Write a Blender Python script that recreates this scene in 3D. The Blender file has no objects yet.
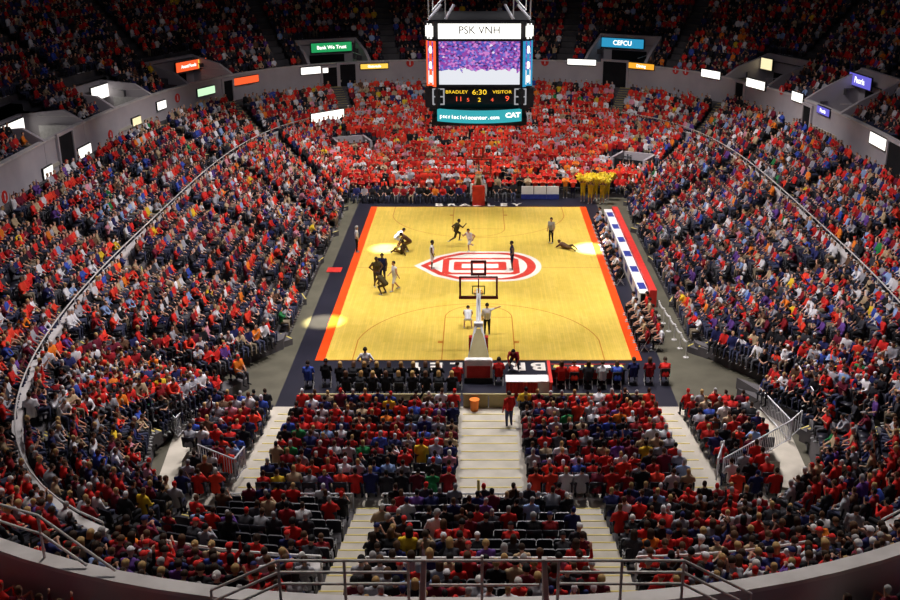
import bpy, bmesh, math, random
import numpy as np
from math import sin, cos, tan, atan, atan2, pi, sqrt, radians
from mathutils import Vector, Matrix
from mathutils.bvhtree import BVHTree

random.seed(7)
rng = np.random.default_rng(7)
C = bpy.context.scene.collection
SC = bpy.context.scene

# ------------------------------------------------------------------ camera
FPX = 1040.0
PITCH = atan(387.0 / FPX)
CAM = Vector((0.0, -61.6, 20.8))
FWD = Vector((0, cos(PITCH), -sin(PITCH)))
UPV = Vector((0, sin(PITCH), cos(PITCH)))
cam_d = bpy.data.cameras.new('camera'); cam = bpy.data.objects.new('camera', cam_d); C.objects.link(cam)
cam.location = CAM; cam.rotation_euler = (pi / 2 - PITCH, 0, 0)
cam_d.sensor_width = 36; cam_d.lens = FPX / 900 * 36; cam_d.shift_x = -28.5 / 900; cam_d.clip_end = 500
SC.camera = cam

def P(px, py, h=0.0):
    d = Vector(((px - 478.5) / FPX, 0, 0)) + UPV * ((300 - py) / FPX) + FWD
    t = (h - CAM.z) / d.z
    return CAM + d * t
def proj(v):
    r = Vector(v) - CAM; z = r.dot(FWD)
    if z < .5: return None
    return (478.5 + FPX * r.x / z, 300 - FPX * r.dot(UPV) / z, z)

# ------------------------------------------------------------------ materials
def node_mat(name, col=(.5,.5,.5), rough=.6, spec=.4, metal=0.0):
    m = bpy.data.materials.new(name); m.use_nodes = True
    b = m.node_tree.nodes['Principled BSDF']
    b.inputs['Base Color'].default_value = (*col, 1); b.inputs['Roughness'].default_value = rough
    b.inputs['Specular IOR Level'].default_value = spec; b.inputs['Metallic'].default_value = metal
    return m
def noisy(name, c1, c2, scale=3, rough=.7, detail=4, spec=.3, metal=0., sc3=None):
    m = node_mat(name, c1, rough, spec, metal); nt = m.node_tree; b = nt.nodes['Principled BSDF']
    tc = nt.nodes.new('ShaderNodeTexCoord'); n = nt.nodes.new('ShaderNodeTexNoise'); r = nt.nodes.new('ShaderNodeValToRGB')
    n.inputs['Scale'].default_value = scale; n.inputs['Detail'].default_value = detail
    r.color_ramp.elements[0].position = .35; r.color_ramp.elements[1].position = .65
    r.color_ramp.elements[0].color = (*c1, 1); r.color_ramp.elements[1].color = (*c2, 1)
    src = tc.outputs['Object']
    if sc3:
        mp = nt.nodes.new('ShaderNodeMapping'); mp.inputs['Scale'].default_value = sc3
        nt.links.new(src, mp.inputs['Vector']); src = mp.outputs['Vector']
    nt.links.new(src, n.inputs['Vector']); nt.links.new(n.outputs['Fac'], r.inputs['Fac']); nt.links.new(r.outputs['Color'], b.inputs['Base Color'])
    return m
def attr_mat(name, attr, typ, rough=.8):
    m = node_mat(name, (.5,.5,.5), rough, .2); nt = m.node_tree
    a = nt.nodes.new('ShaderNodeAttribute'); a.attribute_type = typ; a.attribute_name = attr
    nt.links.new(a.outputs['Color'], nt.nodes['Principled BSDF'].inputs['Base Color'])
    return m
def emis(name, col, s=1.0):
    m = node_mat(name, (.02,.02,.02), .5)
    b = m.node_tree.nodes['Principled BSDF']
    b.inputs['Emission Color'].default_value = (*col, 1); b.inputs['Emission Strength'].default_value = s
    return m
M = {}
M['floor'] = noisy('arena_floor_concrete', (.085,.078,.055), (.115,.105,.075), .8)
M['apron'] = noisy('black_apron', (.012,.012,.022), (.018,.017,.03), .6, .45)
M['orange'] = noisy('orange_border_paint', (.78,.065,.008), (.84,.085,.012), .9, .35)
M['line'] = noisy('court_line_paint', (.50,.19,.02), (.56,.22,.03), 2, .35)
M['white_paint'] = noisy('white_floor_paint', (.80,.72,.64), (.86,.80,.74), 2, .35)
M['red_paint'] = noisy('red_floor_paint', (.58,.04,.03), (.66,.06,.04), 2, .35)
M['concrete'] = noisy('stand_concrete', (.075,.07,.075), (.12,.11,.115), .7, .85)
M['deck'] = noisy('upper_deck_concrete', (.05,.045,.05), (.085,.08,.085), .7, .85)
M['tan'] = noisy('tan_concrete_stairs', (.44,.40,.33), (.55,.50,.42), 1.2, .8)
M['yellow'] = noisy('yellow_nosing_paint', (.62,.50,.10), (.70,.58,.16), 2, .6)
M['wall'] = noisy('grey_fascia_wall', (.42,.38,.41), (.50,.46,.48), .5, .8)
M['wallr'] = noisy('parapet_wall', (.30,.26,.22), (.36,.31,.26), .6, .8)
M['cap'] = noisy('pale_coping_concrete', (.50,.47,.46), (.62,.59,.58), 1.5, .6)
M['dark'] = noisy('opening_shade', (.006,.006,.008), (.012,.012,.014), 1, .9)  # near-black colour that puts the shade of openings onto solid slabs
M['metal'] = noisy('brushed_steel_rail', (.58,.56,.54), (.68,.66,.64), 6, .4, metal=.15)
M['white'] = noisy('white_painted_metal', (.68,.68,.72), (.78,.78,.82), 4, .5)
M['black'] = noisy('black_painted_metal', (.012,.012,.014), (.02,.02,.023), 4, .45)
M['seat'] = noisy('dark_seat_plastic', (.014,.014,.022), (.022,.022,.032), 4, .4)
M['seatblue'] = noisy('blue_seat_plastic', (.03,.04,.24), (.04,.06,.32), 4, .45)
M['red'] = noisy('red_vinyl', (.60,.03,.025), (.70,.045,.035), 3, .5)
M['whitecloth'] = noisy('white_cloth', (.75,.73,.72), (.85,.83,.82), 3, .7)
M['amber'] = noisy('orange_plastic', (.85,.20,.02), (.9,.25,.03), 3, .5)
M['tanpanel'] = noisy('tan_panel', (.30,.25,.12), (.37,.31,.16), 2, .7)
M['crowd'] = attr_mat('crowd_clothing', 'Col', 'GEOMETRY')
M['shirt'] = attr_mat('person_top', 'top_color', 'OBJECT')
M['pants'] = attr_mat('person_trousers', 'trouser_color', 'OBJECT')
M['skin'] = attr_mat('person_skin', 'skin_color', 'OBJECT', .55)
M['hair'] = attr_mat('person_hair', 'hair_color', 'OBJECT', .7)
M['shoe'] = attr_mat('person_shoes', 'shoe_color', 'OBJECT', .6)

def wood():
    m = node_mat('maple_court_wood', (.75,.5,.1), .33, .45); nt = m.node_tree; b = nt.nodes['Principled BSDF']
    tc = nt.nodes.new('ShaderNodeTexCoord'); mp = nt.nodes.new('ShaderNodeMapping')
    mp.inputs['Rotation'].default_value = (0, 0, pi / 2)
    br = nt.nodes.new('ShaderNodeTexBrick')
    br.inputs['Scale'].default_value = 1.0; br.inputs['Brick Width'].default_value = 2.4; br.inputs['Row Height'].default_value = .12
    br.inputs['Mortar Size'].default_value = .004; br.inputs['Color1'].default_value = (.84,.59,.10,1); br.inputs['Color2'].default_value = (.73,.52,.08,1)
    br.inputs['Mortar'].default_value = (.60,.40,.07,1)
    n = nt.nodes.new('ShaderNodeTexNoise'); n.inputs['Scale'].default_value = 1.3; n.inputs['Detail'].default_value = 6; n.inputs['Roughness'].default_value = .75
    mx = nt.nodes.new('ShaderNodeMix'); mx.data_type = 'RGBA'; mx.blend_type = 'MULTIPLY'; mx.inputs[0].default_value = 1
    rp = nt.nodes.new('ShaderNodeValToRGB'); rp.color_ramp.elements[0].position = .3; rp.color_ramp.elements[1].position = .7
    rp.color_ramp.elements[0].color = (.86,.86,.72,1); rp.color_ramp.elements[1].color = (1.0,1.0,1.3,1)
    L = nt.links.new
    L(tc.outputs['Object'], mp.inputs['Vector']); L(mp.outputs['Vector'], br.inputs['Vector']); L(tc.outputs['Object'], n.inputs['Vector'])
    L(n.outputs['Fac'], rp.inputs['Fac']); L(br.outputs['Color'], mx.inputs[6]); L(rp.outputs['Color'], mx.inputs[7]); L(mx.outputs[2], b.inputs['Base Color'])
    return m
M['wood'] = wood()

# ------------------------------------------------------------------ mesh helpers
class MB:
    def __init__(s): s.v = []; s.f = []; s.m = []
    def add(s, vs, fs, mi=0):
        o = len(s.v); s.v += [tuple(v) for v in vs]; s.f += [tuple(i + o for i in f) for f in fs]; s.m += [mi] * len(fs); return s
    def box(s, c, d, mi=0, R=None):
        x, y, z = d[0] / 2, d[1] / 2, d[2] / 2
        vs = [Vector((i * x, j * y, k * z)) for i in (-1, 1) for j in (-1, 1) for k in (-1, 1)]
        if R is not None: vs = [R @ v for v in vs]
        vs = [v + Vector(c) for v in vs]
        return s.add(vs, [(0,1,3,2), (4,6,7,5), (0,4,5,1), (2,3,7,6), (0,2,6,4), (1,5,7,3)], mi)
    def tube(s, pts, r, n=6, mi=0, cap=True):
        pts = [Vector(p) for p in pts]; rs = r if isinstance(r, (list, tuple)) else [r] * len(pts)
        o = []; 
        for i, p in enumerate(pts):
            a = pts[max(i - 1, 0)]; b = pts[min(i + 1, len(pts) - 1)]; d = (b - a).normalized()
            u = d.orthogonal().normalized() if abs(d.z) > .95 else d.cross(Vector((0, 0, 1))).normalized()
            w = d.cross(u)
            o += [p + (u * cos(2 * pi * k / n) + w * sin(2 * pi * k / n)) * rs[i] for k in range(n)]
        fs = [(i * n + k, i * n + (k + 1) % n, (i + 1) * n + (k + 1) % n, (i + 1) * n + k) for i in range(len(pts) - 1) for k in range(n)]
        if cap: fs += [tuple(range(n))[::-1], tuple((len(pts) - 1) * n + k for k in range(n))]
        return s.add(o, fs, mi)
    def ball(s, c, r, mi=0, nu=10, nv=7, sc=(1,1,1)):
        vs = [Vector((0,0,-1))] + [Vector((sin(pi*j/nv)*cos(2*pi*i/nu), sin(pi*j/nv)*sin(2*pi*i/nu), -cos(pi*j/nv))) for j in range(1, nv) for i in range(nu)] + [Vector((0,0,1))]
        vs = [Vector((v.x*sc[0]*r, v.y*sc[1]*r, v.z*sc[2]*r)) + Vector(c) for v in vs]
        fs = [(0, 1+(i+1)%nu, 1+i) for i in range(nu)]
        for j in range(nv-2):
            fs += [(1+j*nu+i, 1+j*nu+(i+1)%nu, 1+(j+1)*nu+(i+1)%nu, 1+(j+1)*nu+i) for i in range(nu)]
        e = len(vs)-1; b = 1+(nv-2)*nu
        fs += [(b+i, b+(i+1)%nu, e) for i in range(nu)]
        return s.add(vs, fs, mi)
    def poly(s, pts, z0, z1, mi=0):
        n = len(pts); vs = [(p[0], p[1], z0) for p in pts] + [(p[0], p[1], z1) for p in pts]
        fs = [tuple(range(n))[::-1], tuple(range(n, 2 * n))] + [(i, (i+1) % n, n + (i+1) % n, n + i) for i in range(n)]
        return s.add(vs, fs, mi)
    def mesh(s, name, mats):
        me = bpy.data.meshes.new(name); me.from_pydata(s.v, [], s.f)
        for m in (mats if isinstance(mats, (list, tuple)) else [mats]): me.materials.append(M[m] if isinstance(m, str) else m)
        me.polygons.foreach_set('material_index', s.m); me.update(); return me
    def build(s, name, mats, parent=None, loc=None, smooth=False):
        me = s.mesh(name, mats)
        if smooth: me.polygons.foreach_set('use_smooth', [True] * len(me.polygons))
        o = bpy.data.objects.new(name, me); C.objects.link(o)
        if parent: o.parent = parent
        if loc is not None: o.location = loc
        return o
def tag(o, label=None, cat=None, group=None, kind=None):
    if label: o['label'] = label
    if cat: o['category'] = cat
    if group: o['group'] = group
    if kind: o['kind'] = kind
    return o
def empty(name, loc, rz=0.0, label=None, cat=None, group=None):
    o = bpy.data.objects.new(name, None); C.objects.link(o); o.location = loc; o.rotation_euler = (0, 0, rz); o.empty_display_size = .1
    return tag(o, label, cat, group)
def struct(o): o['kind'] = 'structure'; return o

# ------------------------------------------------------------------ bowl curves (polar about BC)
BC = Vector((0, -2.0))
NT = 1440
TH = np.linspace(-pi, pi, NT, endpoint=False)
def curve_table(pts):
    p = np.array(pts); x = p[:, 0] - BC.x; y = p[:, 1] - BC.y
    a = np.arctan2(y, x); r = np.hypot(x, y); o = np.argsort(a)
    return np.interp(TH, a[o], r[o], period=2 * pi)
def superell(cx, cy, a, b, n, off=0):
    t = np.linspace(0, 2 * pi, 2880, endpoint=False); c, s = np.cos(t), np.sin(t)
    return np.stack([cx + (a + off) * np.sign(c) * np.abs(c) ** (2 / n), cy + (b + off) * np.sign(s) * np.abs(s) ** (2 / n)], 1)
def densify(pts, m=60):
    o = []
    for i in range(len(pts)):
        a, b = pts[i], pts[(i + 1) % len(pts)]
        o += [(a[0] + (b[0]-a[0]) * k / m, a[1] + (b[1]-a[1]) * k / m) for k in range(m)]
    return o
T0 = curve_table(densify([(-10.3,17.2), (11.6,17.2), (10.9,8), (10.9,-17.5), (14.6,-18.2), (14.1,-20), (13.0,-27.4), (10.4,-30.3),
                          (-10.4,-30.3), (-12.7,-27.4), (-13.9,-20), (-14.0,-18.2), (-9.9,-17.4), (-9.95,8)]))
T1 = curve_table(superell(.3, -2.0, 19.2, 35.3, 3.4))
def egg(off=0):
    a = superell(-.5, -2.7, 25.9, 41.3, 2.8, off); c = superell(-.5, -2.7, 25.9, 41.3, 2.3, off)
    return [tuple(p) for p in a if p[1] > -2.7] + [tuple(p) for p in c if p[1] <= -2.7]
T2 = curve_table(egg()); T3 = curve_table(egg(13))
def rad(T, th): return float(np.interp((th + pi) % (2 * pi), TH + pi, T, period=2 * pi))
def pol(T, th, d=0.0):
    r = rad(T, th) + d; return Vector((BC.x + r * cos(th), BC.y + r * sin(th)))
def thof(x, y): return atan2(y - BC.y, x - BC.x)
H1 = 3.5; HW = 5.6; HWT = 7.7

# ------------------------------------------------------------------ floor and court
b = MB(); b.box((0, -2, -.15), (120, 130, .3)); struct(b.build('floor', 'floor'))
L2, W2 = 14.325, 7.62
court = empty('basketball_court', (0, 0, 0), 0, 'yellow maple basketball court with orange side borders and a red and white centre logo', 'basketball court')
b = MB(); b.box((-.08, -1.1, .01), (18.15, 37.4, .02)); b.build('apron', 'apron', court)
b = MB(); b.box((0, 0, .028), (2 * W2, 2 * L2, .02)); b.build('playing_surface', 'wood', court)
for sx in (-1, 1):
    b = MB(); b.box((sx * (W2 + .24), 0, .029), (.48, 2 * L2 + .1, .02)); b.build('side_border', 'orange', court)
ZL = .040
def strip(b, pts, w, z=ZL, closed=False, mi=0):
    b = MB()
    pts = [Vector((p[0], p[1], 0)) for p in pts]; n = len(pts); o = []
    for i, p in enumerate(pts):
        a = pts[(i-1) % n] if (closed or i) else p; c = pts[(i+1) % n] if (closed or i < n-1) else p
        d = (c - a).normalized(); nr = Vector((-d.y, d.x, 0)) * w / 2
        o += [p + nr + Vector((0,0,z)), p - nr + Vector((0,0,z))]
    fs = [(2*i, 2*i+1, (2*i+3) % (2*n), (2*i+2) % (2*n)) for i in range(n if closed else n-1)]
    b.add(o, fs, mi); b.build('court_line', 'line', court)
for s in (-1, 1):
    strip(b, [(-W2, s*L2), (W2, s*L2)], .06)
    yb = s * L2; hoop = s * (L2 - 1.6)
    strip(b, [(-1.83, yb), (-1.83, yb - s*5.8)], .06); strip(b, [(1.83, yb), (1.83, yb - s*5.8)], .06); strip(b, [(-1.83, yb - s*5.8), (1.83, yb - s*5.8)], .06)
    strip(b, [(1.83*cos(t*pi/24), yb - s*5.8 - s*1.83*sin(t*pi/24)) for t in range(25)], .06)
    R = 6.32; a0 = math.acos(6.25 / R) if R > 6.25 else 0
    arc = [(R*cos(a0 + t*(pi-2*a0)/40), hoop - s*R*sin(a0 + t*(pi-2*a0)/40)) for t in range(41)]
    strip(b, [(arc[0][0], yb)] + arc + [(arc[-1][0], yb)], .06)
    for k in (-1, 1):
        strip(b, [(k*1.83, yb - s*2.3), (k*2.1, yb - s*2.3)], .3)
strip(b, [(-W2, 0), (-3.9, 0)], .06); strip(b, [(4, 0), (W2, 0)], .06)
# centre logo: white pill, point on the left side, round on the right
def logo_outline(xl, xr, hh, tip, n=20):
    rr = hh; pts = []
    for i in range(n + 1):
        t = -pi/2 + pi * i / n; pts.append((xr - rr*.8 + rr*.8*cos(t), hh*sin(t)))
    pts += [(xl + hh*.95, hh), (xl + hh*.45, hh*.66), (xl, 0), (xl + hh*.45, -hh*.66), (xl + hh*.95, -hh)]
    return [(p[0], p[1] + .35) for p in pts]
b = MB(); b.poly(logo_outline(-4.05, 3.95, 2.95, 0), .030, .044, 0)
b.build('logo_field', 'white_paint', court)
def ringpoly(b, po, pi_, z):
    n = len(po); b.add([(p[0], p[1], z) for p in po] + [(p[0], p[1], z) for p in pi_], [(i, (i+1) % n, n + (i+1) % n, n + i) for i in range(n)])
b = MB(); lo = logo_outline(-3.65, 3.6, 2.65, 0); li = logo_outline(-3.15, 3.05, 2.38, 0); ringpoly(b, lo, li, .049)
def octo(x0, x1, hh, c): return [(x0+c, .3-hh), (x1-c, .3-hh), (x1, .3-hh+c), (x1, .3+hh-c), (x1-c, .3+hh), (x0+c, .3+hh), (x0, .3+hh-c), (x0, .3-hh+c)]
ringpoly(b, octo(-2.25, 2.55, 1.62, .3), octo(-1.85, 2.15, 1.30, .2), .049)
ringpoly(b, octo(-1.55, 1.75, .82, .1), octo(-1.05, 1.25, .42, .05), .049)
b.build('logo_lettermark', 'red_paint', court)
def text(s, name, loc, size, mat, parent=None, rot=(0,0,0), ext=.004, align='CENTER', sx=1, bold=0):
    cu = bpy.data.curves.new(name, 'FONT'); cu.body = s; cu.size = size; cu.extrude = ext; cu.align_x = align; cu.align_y = 'CENTER'; cu.offset = bold
    cu.resolution_u = 3; cu.materials.append(M[mat] if isinstance(mat, str) else mat)
    o = bpy.data.objects.new(name, cu); C.objects.link(o); o.location = loc; o.rotation_euler = rot; o.scale = (sx, 1, 1)
    dg = bpy.context.evaluated_depsgraph_get(); dg.update(); me = bpy.data.meshes.new_from_object(o.evaluated_get(dg)); mw = (o.location.copy(), o.rotation_euler.copy(), o.scale.copy())
    bpy.data.objects.remove(o); bpy.data.curves.remove(cu)
    me.name = name; o = bpy.data.objects.new(name, me); C.objects.link(o); o.location, o.rotation_euler, o.scale = mw
    if not len(me.materials): me.materials.append(M[mat] if isinstance(mat, str) else mat)
    if parent: o.parent = parent
    return o
for i, ch in enumerate('BRADLEY'):
    text(ch, 'baseline_letter', ((i - 3) * .98 - .05, L2 + .62, .027), 1.05, 'white_paint', court, bold=.03, sx=1.1)
    text(ch, 'baseline_letter', ((3 - i) * 1.0 - .05, -L2 - .72, .027), 1.25, 'white_paint', court, rot=(0, 0, pi), bold=.04, sx=1.05)

# ------------------------------------------------------------------ stands
def sectors(ths): return [(ths[i], ths[(i+1) % len(ths)] + (2*pi if i == len(ths)-1 else 0)) for i in range(len(ths))]
A_LOW = sorted([thof(*p) for p in [(-10.2,-33), (10.6,-33), (-14.3,-25), (14.8,-25), (-16,-18), (16,-18),
        (-15,-8), (15,-8), (-15,2), (15,2), (-15,11), (15,11), (-14,19), (14.5,19)]])
SL = sectors(A_LOW)
def h0_of(th):
    y = pol(T0, th).y
    if y < -17.3: return .3 + min(1, (-17.3 - y) / 9) * 1.0
    return .3
b = MB()
rows_low = []   # (th0, th1, k, N, r-fraction mid, h)
for (t0, t1) in SL:
    tm = (t0 + t1) / 2; far = pol(T1, tm).y > 27
    dist = rad(T1, tm) - rad(T0, tm); N = max(3, round(dist / .87)); ns = 10 if t1 - t0 < .6 else 40
    hb = h0_of(tm); ht = 3.0
    for k in range(N):
        h = hb + (ht - hb) * k / (N - 1); hp = 0 if k == 0 else hb + (ht - hb) * (k-1) / (N - 1)
        rows_low.append((t0, t1, k, N, h))
        for j in range(ns):
            q = []
            for t in (t0 + (t1-t0)*j/ns, t0 + (t1-t0)*(j+1)/ns):
                d = rad(T1, t) - rad(T0, t); q.append((pol(T0, t, d*k/N), pol(T0, t, d*(k+1)/N)))
            (a, c), (e, g) = q
            b.add([(*a, hp), (*e, hp), (*e, h), (*a, h), (*g, h), (*c, h)], [(0,1,2,3), (3,2,4,5)])
struct(b.build('seating_tier_lower', 'concrete'))
# upper rows of the bowl, ring to fascia wall
A_MID = sorted([thof(*p) for p in [(-10.5,-34.5), (11.2,-34), (-16.5,-29), (17,-29), (-19,-17), (19.5,-17),
        (-19,-7), (19,-7), (-19,3), (19,3), (-19,13), (19,13), (-18,23), (18,23), (-11.5,31), (12,31), (-3.6,33), (3.7,33)]])
SM = sectors(A_MID)
b = MB(); rows_mid = []; NMID = 8
for (t0, t1) in SM:
    ns = 10
    for k in range(NMID):
        h = 3.35 + (HW - 3.35) * k / (NMID - 1); hp = 2.9 if k == 0 else h - (HW - 3.35) / (NMID - 1)
        rows_mid.append((t0, t1, k, NMID, h))
        for j in range(ns):
            q = []
            for t in (t0 + (t1-t0)*j/ns, t0 + (t1-t0)*(j+1)/ns):
                d = rad(T2, t) - rad(T1, t); q.append((pol(T1, t, d*k/NMID), pol(T1, t, d*(k+1)/NMID)))
            (a, c), (e, g) = q
            b.add([(*a, hp), (*e, hp), (*e, h), (*a, h), (*g, h), (*c, h)], [(0,1,2,3), (3,2,4,5)])
struct(b.build('seating_tier_middle', 'concrete'))
A_UP = sorted([thof(*p) for p in [(-4,-44), (4,-44), (-13,-42), (13,-42), (-21,-33), (21,-33), (-25,-20), (25,-20), (-26,-9), (26,-9), (-26,2), (26,2),
        (-26,12), (26,12), (-24,22), (24,22), (-17,33), (17,33), (-8,38), (8,38)]])
SU = sectors(A_UP)
b = MB(); rows_up = []; NUP = 15
for (t0, t1) in SU:
    ns = 10
    nearb = pol(T2, (t0+t1)/2).y < -24
    for k in range(NUP):
        h = 6.2 + .40*k if nearb else 7.2 + .46 * k; hp = 5.8 if k == 0 else h - .46
        rows_up.append((t0, t1, k, NUP, h))
        for j in range(ns):
            q = []
            for t in (t0 + (t1-t0)*j/ns, t0 + (t1-t0)*(j+1)/ns):
                d = rad(T3, t) - rad(T2, t); q.append((pol(T2, t, .25 + d*k/NUP), pol(T2, t, .25 + d*(k+1)/NUP)))
            (a, c), (e, g) = q
            b.add([(*a, hp), (*e, hp), (*e, h), (*a, h), (*g, h), (*c, h)], [(0,1,2,3), (3,2,4,5)])
struct(b.build('seating_deck_upper', 'deck'))
def band(T, d0, d1, z0, z1, t0=-pi, t1=pi, n=240, mi=0, b=None):
    b = b or MB(); o = []
    for i in range(n + 1):
        t = t0 + (t1 - t0) * i / n; p = pol(T, t, d0); q = pol(T, t, d1)
        o += [(*p, z0), (*q, z0), (*q, z1), (*p, z1)]
    fs = [(4*i + a, 4*i + (a+1) % 4, 4*(i+1) + (a+1) % 4, 4*(i+1) + a) for i in range(n) for a in range(4)]
    fs += [(3,2,1,0), (4*n, 4*n+1, 4*n+2, 4*n+3)]
    return b.add(o, fs, mi)
struct(band(T2, 0, .25, HW - .3, HWT).build('wall_fascia', 'wall'))
struct(band(T2, -.06, .32, HWT, HWT + .1).build('trim_coping', 'cap'))
b = band(T3, 0.3, .6, 0, 26, -radians(38), pi + radians(38)); struct(b.build('wall_outer', 'wallr'))

# ------------------------------------------------------------------ body templates
def capsule(b, a, c, ra, rc, n=9):
    a = Vector(a); c = Vector(c); d = (c - a); L = d.length; d = d.normalized() if L > 1e-6 else Vector((0,0,1))
    pts, rs = [], []
    for i in range(4):
        t = pi/2 * (1 - i/3); pts.append(a - d * ra * sin(t)); rs.append(max(.002, ra * cos(t)))
    for i in range(4):
        t = pi/2 * i/3; pts.append(c + d * rc * sin(t)); rs.append(max(.002, rc * cos(t)))
    b.tube(pts, rs, n)
def skeleton(pose):
    """joint dict for poses; faces +Y, feet level z=0"""
    J = dict(hip=(0,0,.52), chest=(0,.03,.90), neck=(0,.05,1.10), head=(0,.08,1.27),
             sl=(-.185,.03,1.03), sr=(.185,.03,1.03), el=(-.25,.10,.80), er=(.25,.10,.80), wl=(-.13,.31,.70), wr=(.13,.31,.70),
             kl=(-.12,.43,.55), kr=(.12,.43,.55), al=(-.13,.42,.09), ar=(.13,.42,.09), hl=(-.085,.02,.50), hr=(.085,.02,.50))
    if pose == 'lean':
        J.update(chest=(0,.14,.86), neck=(0,.24,1.02), head=(0,.31,1.17), sl=(-.185,.20,.96), sr=(.185,.20,.96), el=(-.24,.33,.74), er=(.24,.33,.74), wl=(-.05,.45,.66), wr=(.05,.45,.68))
    elif pose == 'clap':
        J.update(el=(-.27,.16,.84), er=(.27,.16,.84), wl=(-.05,.34,1.0), wr=(.05,.34,1.0))
    elif pose == 'phone':
        J.update(er=(.26,.20,.84), wr=(.10,.33,1.06), head=(.01,.10,1.26))
    elif pose == 'turn':
        J.update(head=(.04,.07,1.27), el=(-.30,.04,.80), wl=(-.22,.26,.72), kr=(.17,.42,.55), ar=(.20,.40,.09))
    elif pose == 'armup':
        J.update(er=(.32,.06,1.22), wr=(.30,.10,1.48))
    elif pose in ('stand', 'cheer', 'standclap', 'walk', 'ref', 'run', 'crouch', 'akimbo', 'bend', 'reach'):
        J = dict(hip=(0,0,.96), chest=(0,.01,1.28), neck=(0,.02,1.48), head=(0,.05,1.65), sl=(-.19,0,1.42), sr=(.19,0,1.42), el=(-.26,-.01,1.14), er=(.26,-.01,1.14),
                 wl=(-.25,.10,.90), wr=(.25,.10,.90), kl=(-.11,.02,.51), kr=(.11,.02,.51), al=(-.12,-.02,.09), ar=(.12,-.02,.09), hl=(-.09,0,.93), hr=(.09,0,.93))
        if pose == 'cheer': J.update(el=(-.30,.08,1.62), er=(.30,.08,1.62), wl=(-.24,.12,1.88), wr=(.24,.12,1.88))
        if pose == 'standclap': J.update(el=(-.27,.14,1.22), er=(.27,.14,1.22), wl=(-.05,.34,1.36), wr=(.05,.34,1.36))
        if pose == 'walk': J.update(kl=(-.10,.16,.53), al=(-.10,.20,.10), kr=(.10,-.02,.51), ar=(.10,-.30,.16), wl=(-.27,-.12,.92), wr=(.26,.22,.95))
        if pose == 'run': J.update(chest=(0,.10,1.24), neck=(0,.17,1.42), head=(0,.24,1.57), sl=(-.19,.14,1.36), sr=(.19,.14,1.36), kl=(-.10,.36,.72), al=(-.10,.30,.30), kr=(.10,-.14,.55), ar=(.10,-.50,.42),
                 el=(-.30,-.10,1.18), wl=(-.28,.06,1.0), er=(.30,.34,1.20), wr=(.24,.55,1.34))
        if pose == 'akimbo': J.update(el=(-.38,-.06,1.18), er=(.38,-.06,1.18), wl=(-.18,.06,1.0), wr=(.18,.06,1.0))
        if pose in ('crouch', 'bend'):
            J.update(hip=(0,-.22,.66), hl=(-.10,-.20,.63), hr=(.10,-.20,.63), chest=(0,.08,.92), neck=(0,.24,1.06), head=(0,.36,1.16), sl=(-.19,.18,1.03), sr=(.19,.18,1.03),
                     el=(-.26,.32,.82), er=(.26,.32,.82), wl=(-.18,.46,.58), wr=(.18,.46,.58), kl=(-.20,.16,.48), kr=(.20,.16,.48), al=(-.22,-.06,.09), ar=(.22,-.06,.09))
        if pose == 'reach': J.update(er=(.36,.10,1.44), wr=(.60,.18,1.50))
    elif pose == 'floorsit':
        J = dict(hip=(0,0,.12), chest=(0,-.08,.46), neck=(0,-.08,.66), head=(0,-.04,.83), sl=(-.19,-.08,.60), sr=(.19,-.08,.60), el=(-.28,-.20,.36), er=(.28,-.14,.36),
                 wl=(-.30,-.34,.10), wr=(.26,.12,.40), kl=(-.14,.40,.38), kr=(.14,.44,.10), al=(-.14,.68,.10), ar=(.16,.86,.08), hl=(-.09,.02,.12), hr=(.09,.02,.12))
    elif pose == 'lie':
        J = dict(hip=(0,0,.16), chest=(0,.34,.24), neck=(0,.52,.32), head=(0,.66,.38), sl=(-.19,.46,.26), sr=(.19,.46,.26), el=(-.32,.60,.12), er=(.34,.56,.10),
                 wl=(-.16,.76,.06), wr=(.22,.80,.06), kl=(-.14,-.38,.20), kr=(.16,-.30,.30), al=(-.16,-.78,.08), ar=(.22,-.62,.10), hl=(-.09,-.04,.16), hr=(.09,-.04,.16))
    return {k: Vector(v) for k, v in J.items()}
def bones(J, female=False):
    B = []   # (region, a, b, ra, rb)
    V = lambda k: J[k]
    tr = .125 if female else .145
    side = (V('sr') - V('sl')).normalized()
    for s in (-1, 1):
        o = side * s * .07
        B.append(('top', V('hip') + o * 1.1, V('chest') + o * 1.2, .115, tr - .01))
        B.append(('top', V('chest') + o * 1.2, V('neck') - (V('neck') - V('chest')) * .35 + o * 1.1, tr - .01, .095))
    B += [('top', V('chest'), V('neck') - (V('neck')-V('chest'))*.15, tr, .075), ('neck', V('neck') - (V('neck')-V('chest'))*.2, V('head') - (V('head')-V('neck'))*.3, .062, .055)]
    for s in 'lr':
        B += [('top', V('chest').lerp(V('s'+s), .5), V('s'+s), .10, .075), ('uarm', V('s'+s), V('e'+s), .068, .050), ('farm', V('e'+s), V('w'+s), .048, .033),
              ('thigh', V('h'+s), V('k'+s), .105, .068), ('shin', V('k'+s), V('a'+s), .064, .042)]
        d = (V('k'+s) - V('h'+s)); d.z = 0; d = d.normalized() if d.length > .12 else Vector((0,1,0))
        B.append(('shoe', V('a'+s) - Vector((0,0,.045)) - d*.03, V('a'+s) - Vector((0,0,.05)) + d*.15, .042, .035))
        wd = (V('w'+s) - V('e'+s)).normalized(); B.append(('hand', V('w'+s), V('w'+s) + wd*.07, .034, .038))
    return B
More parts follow.
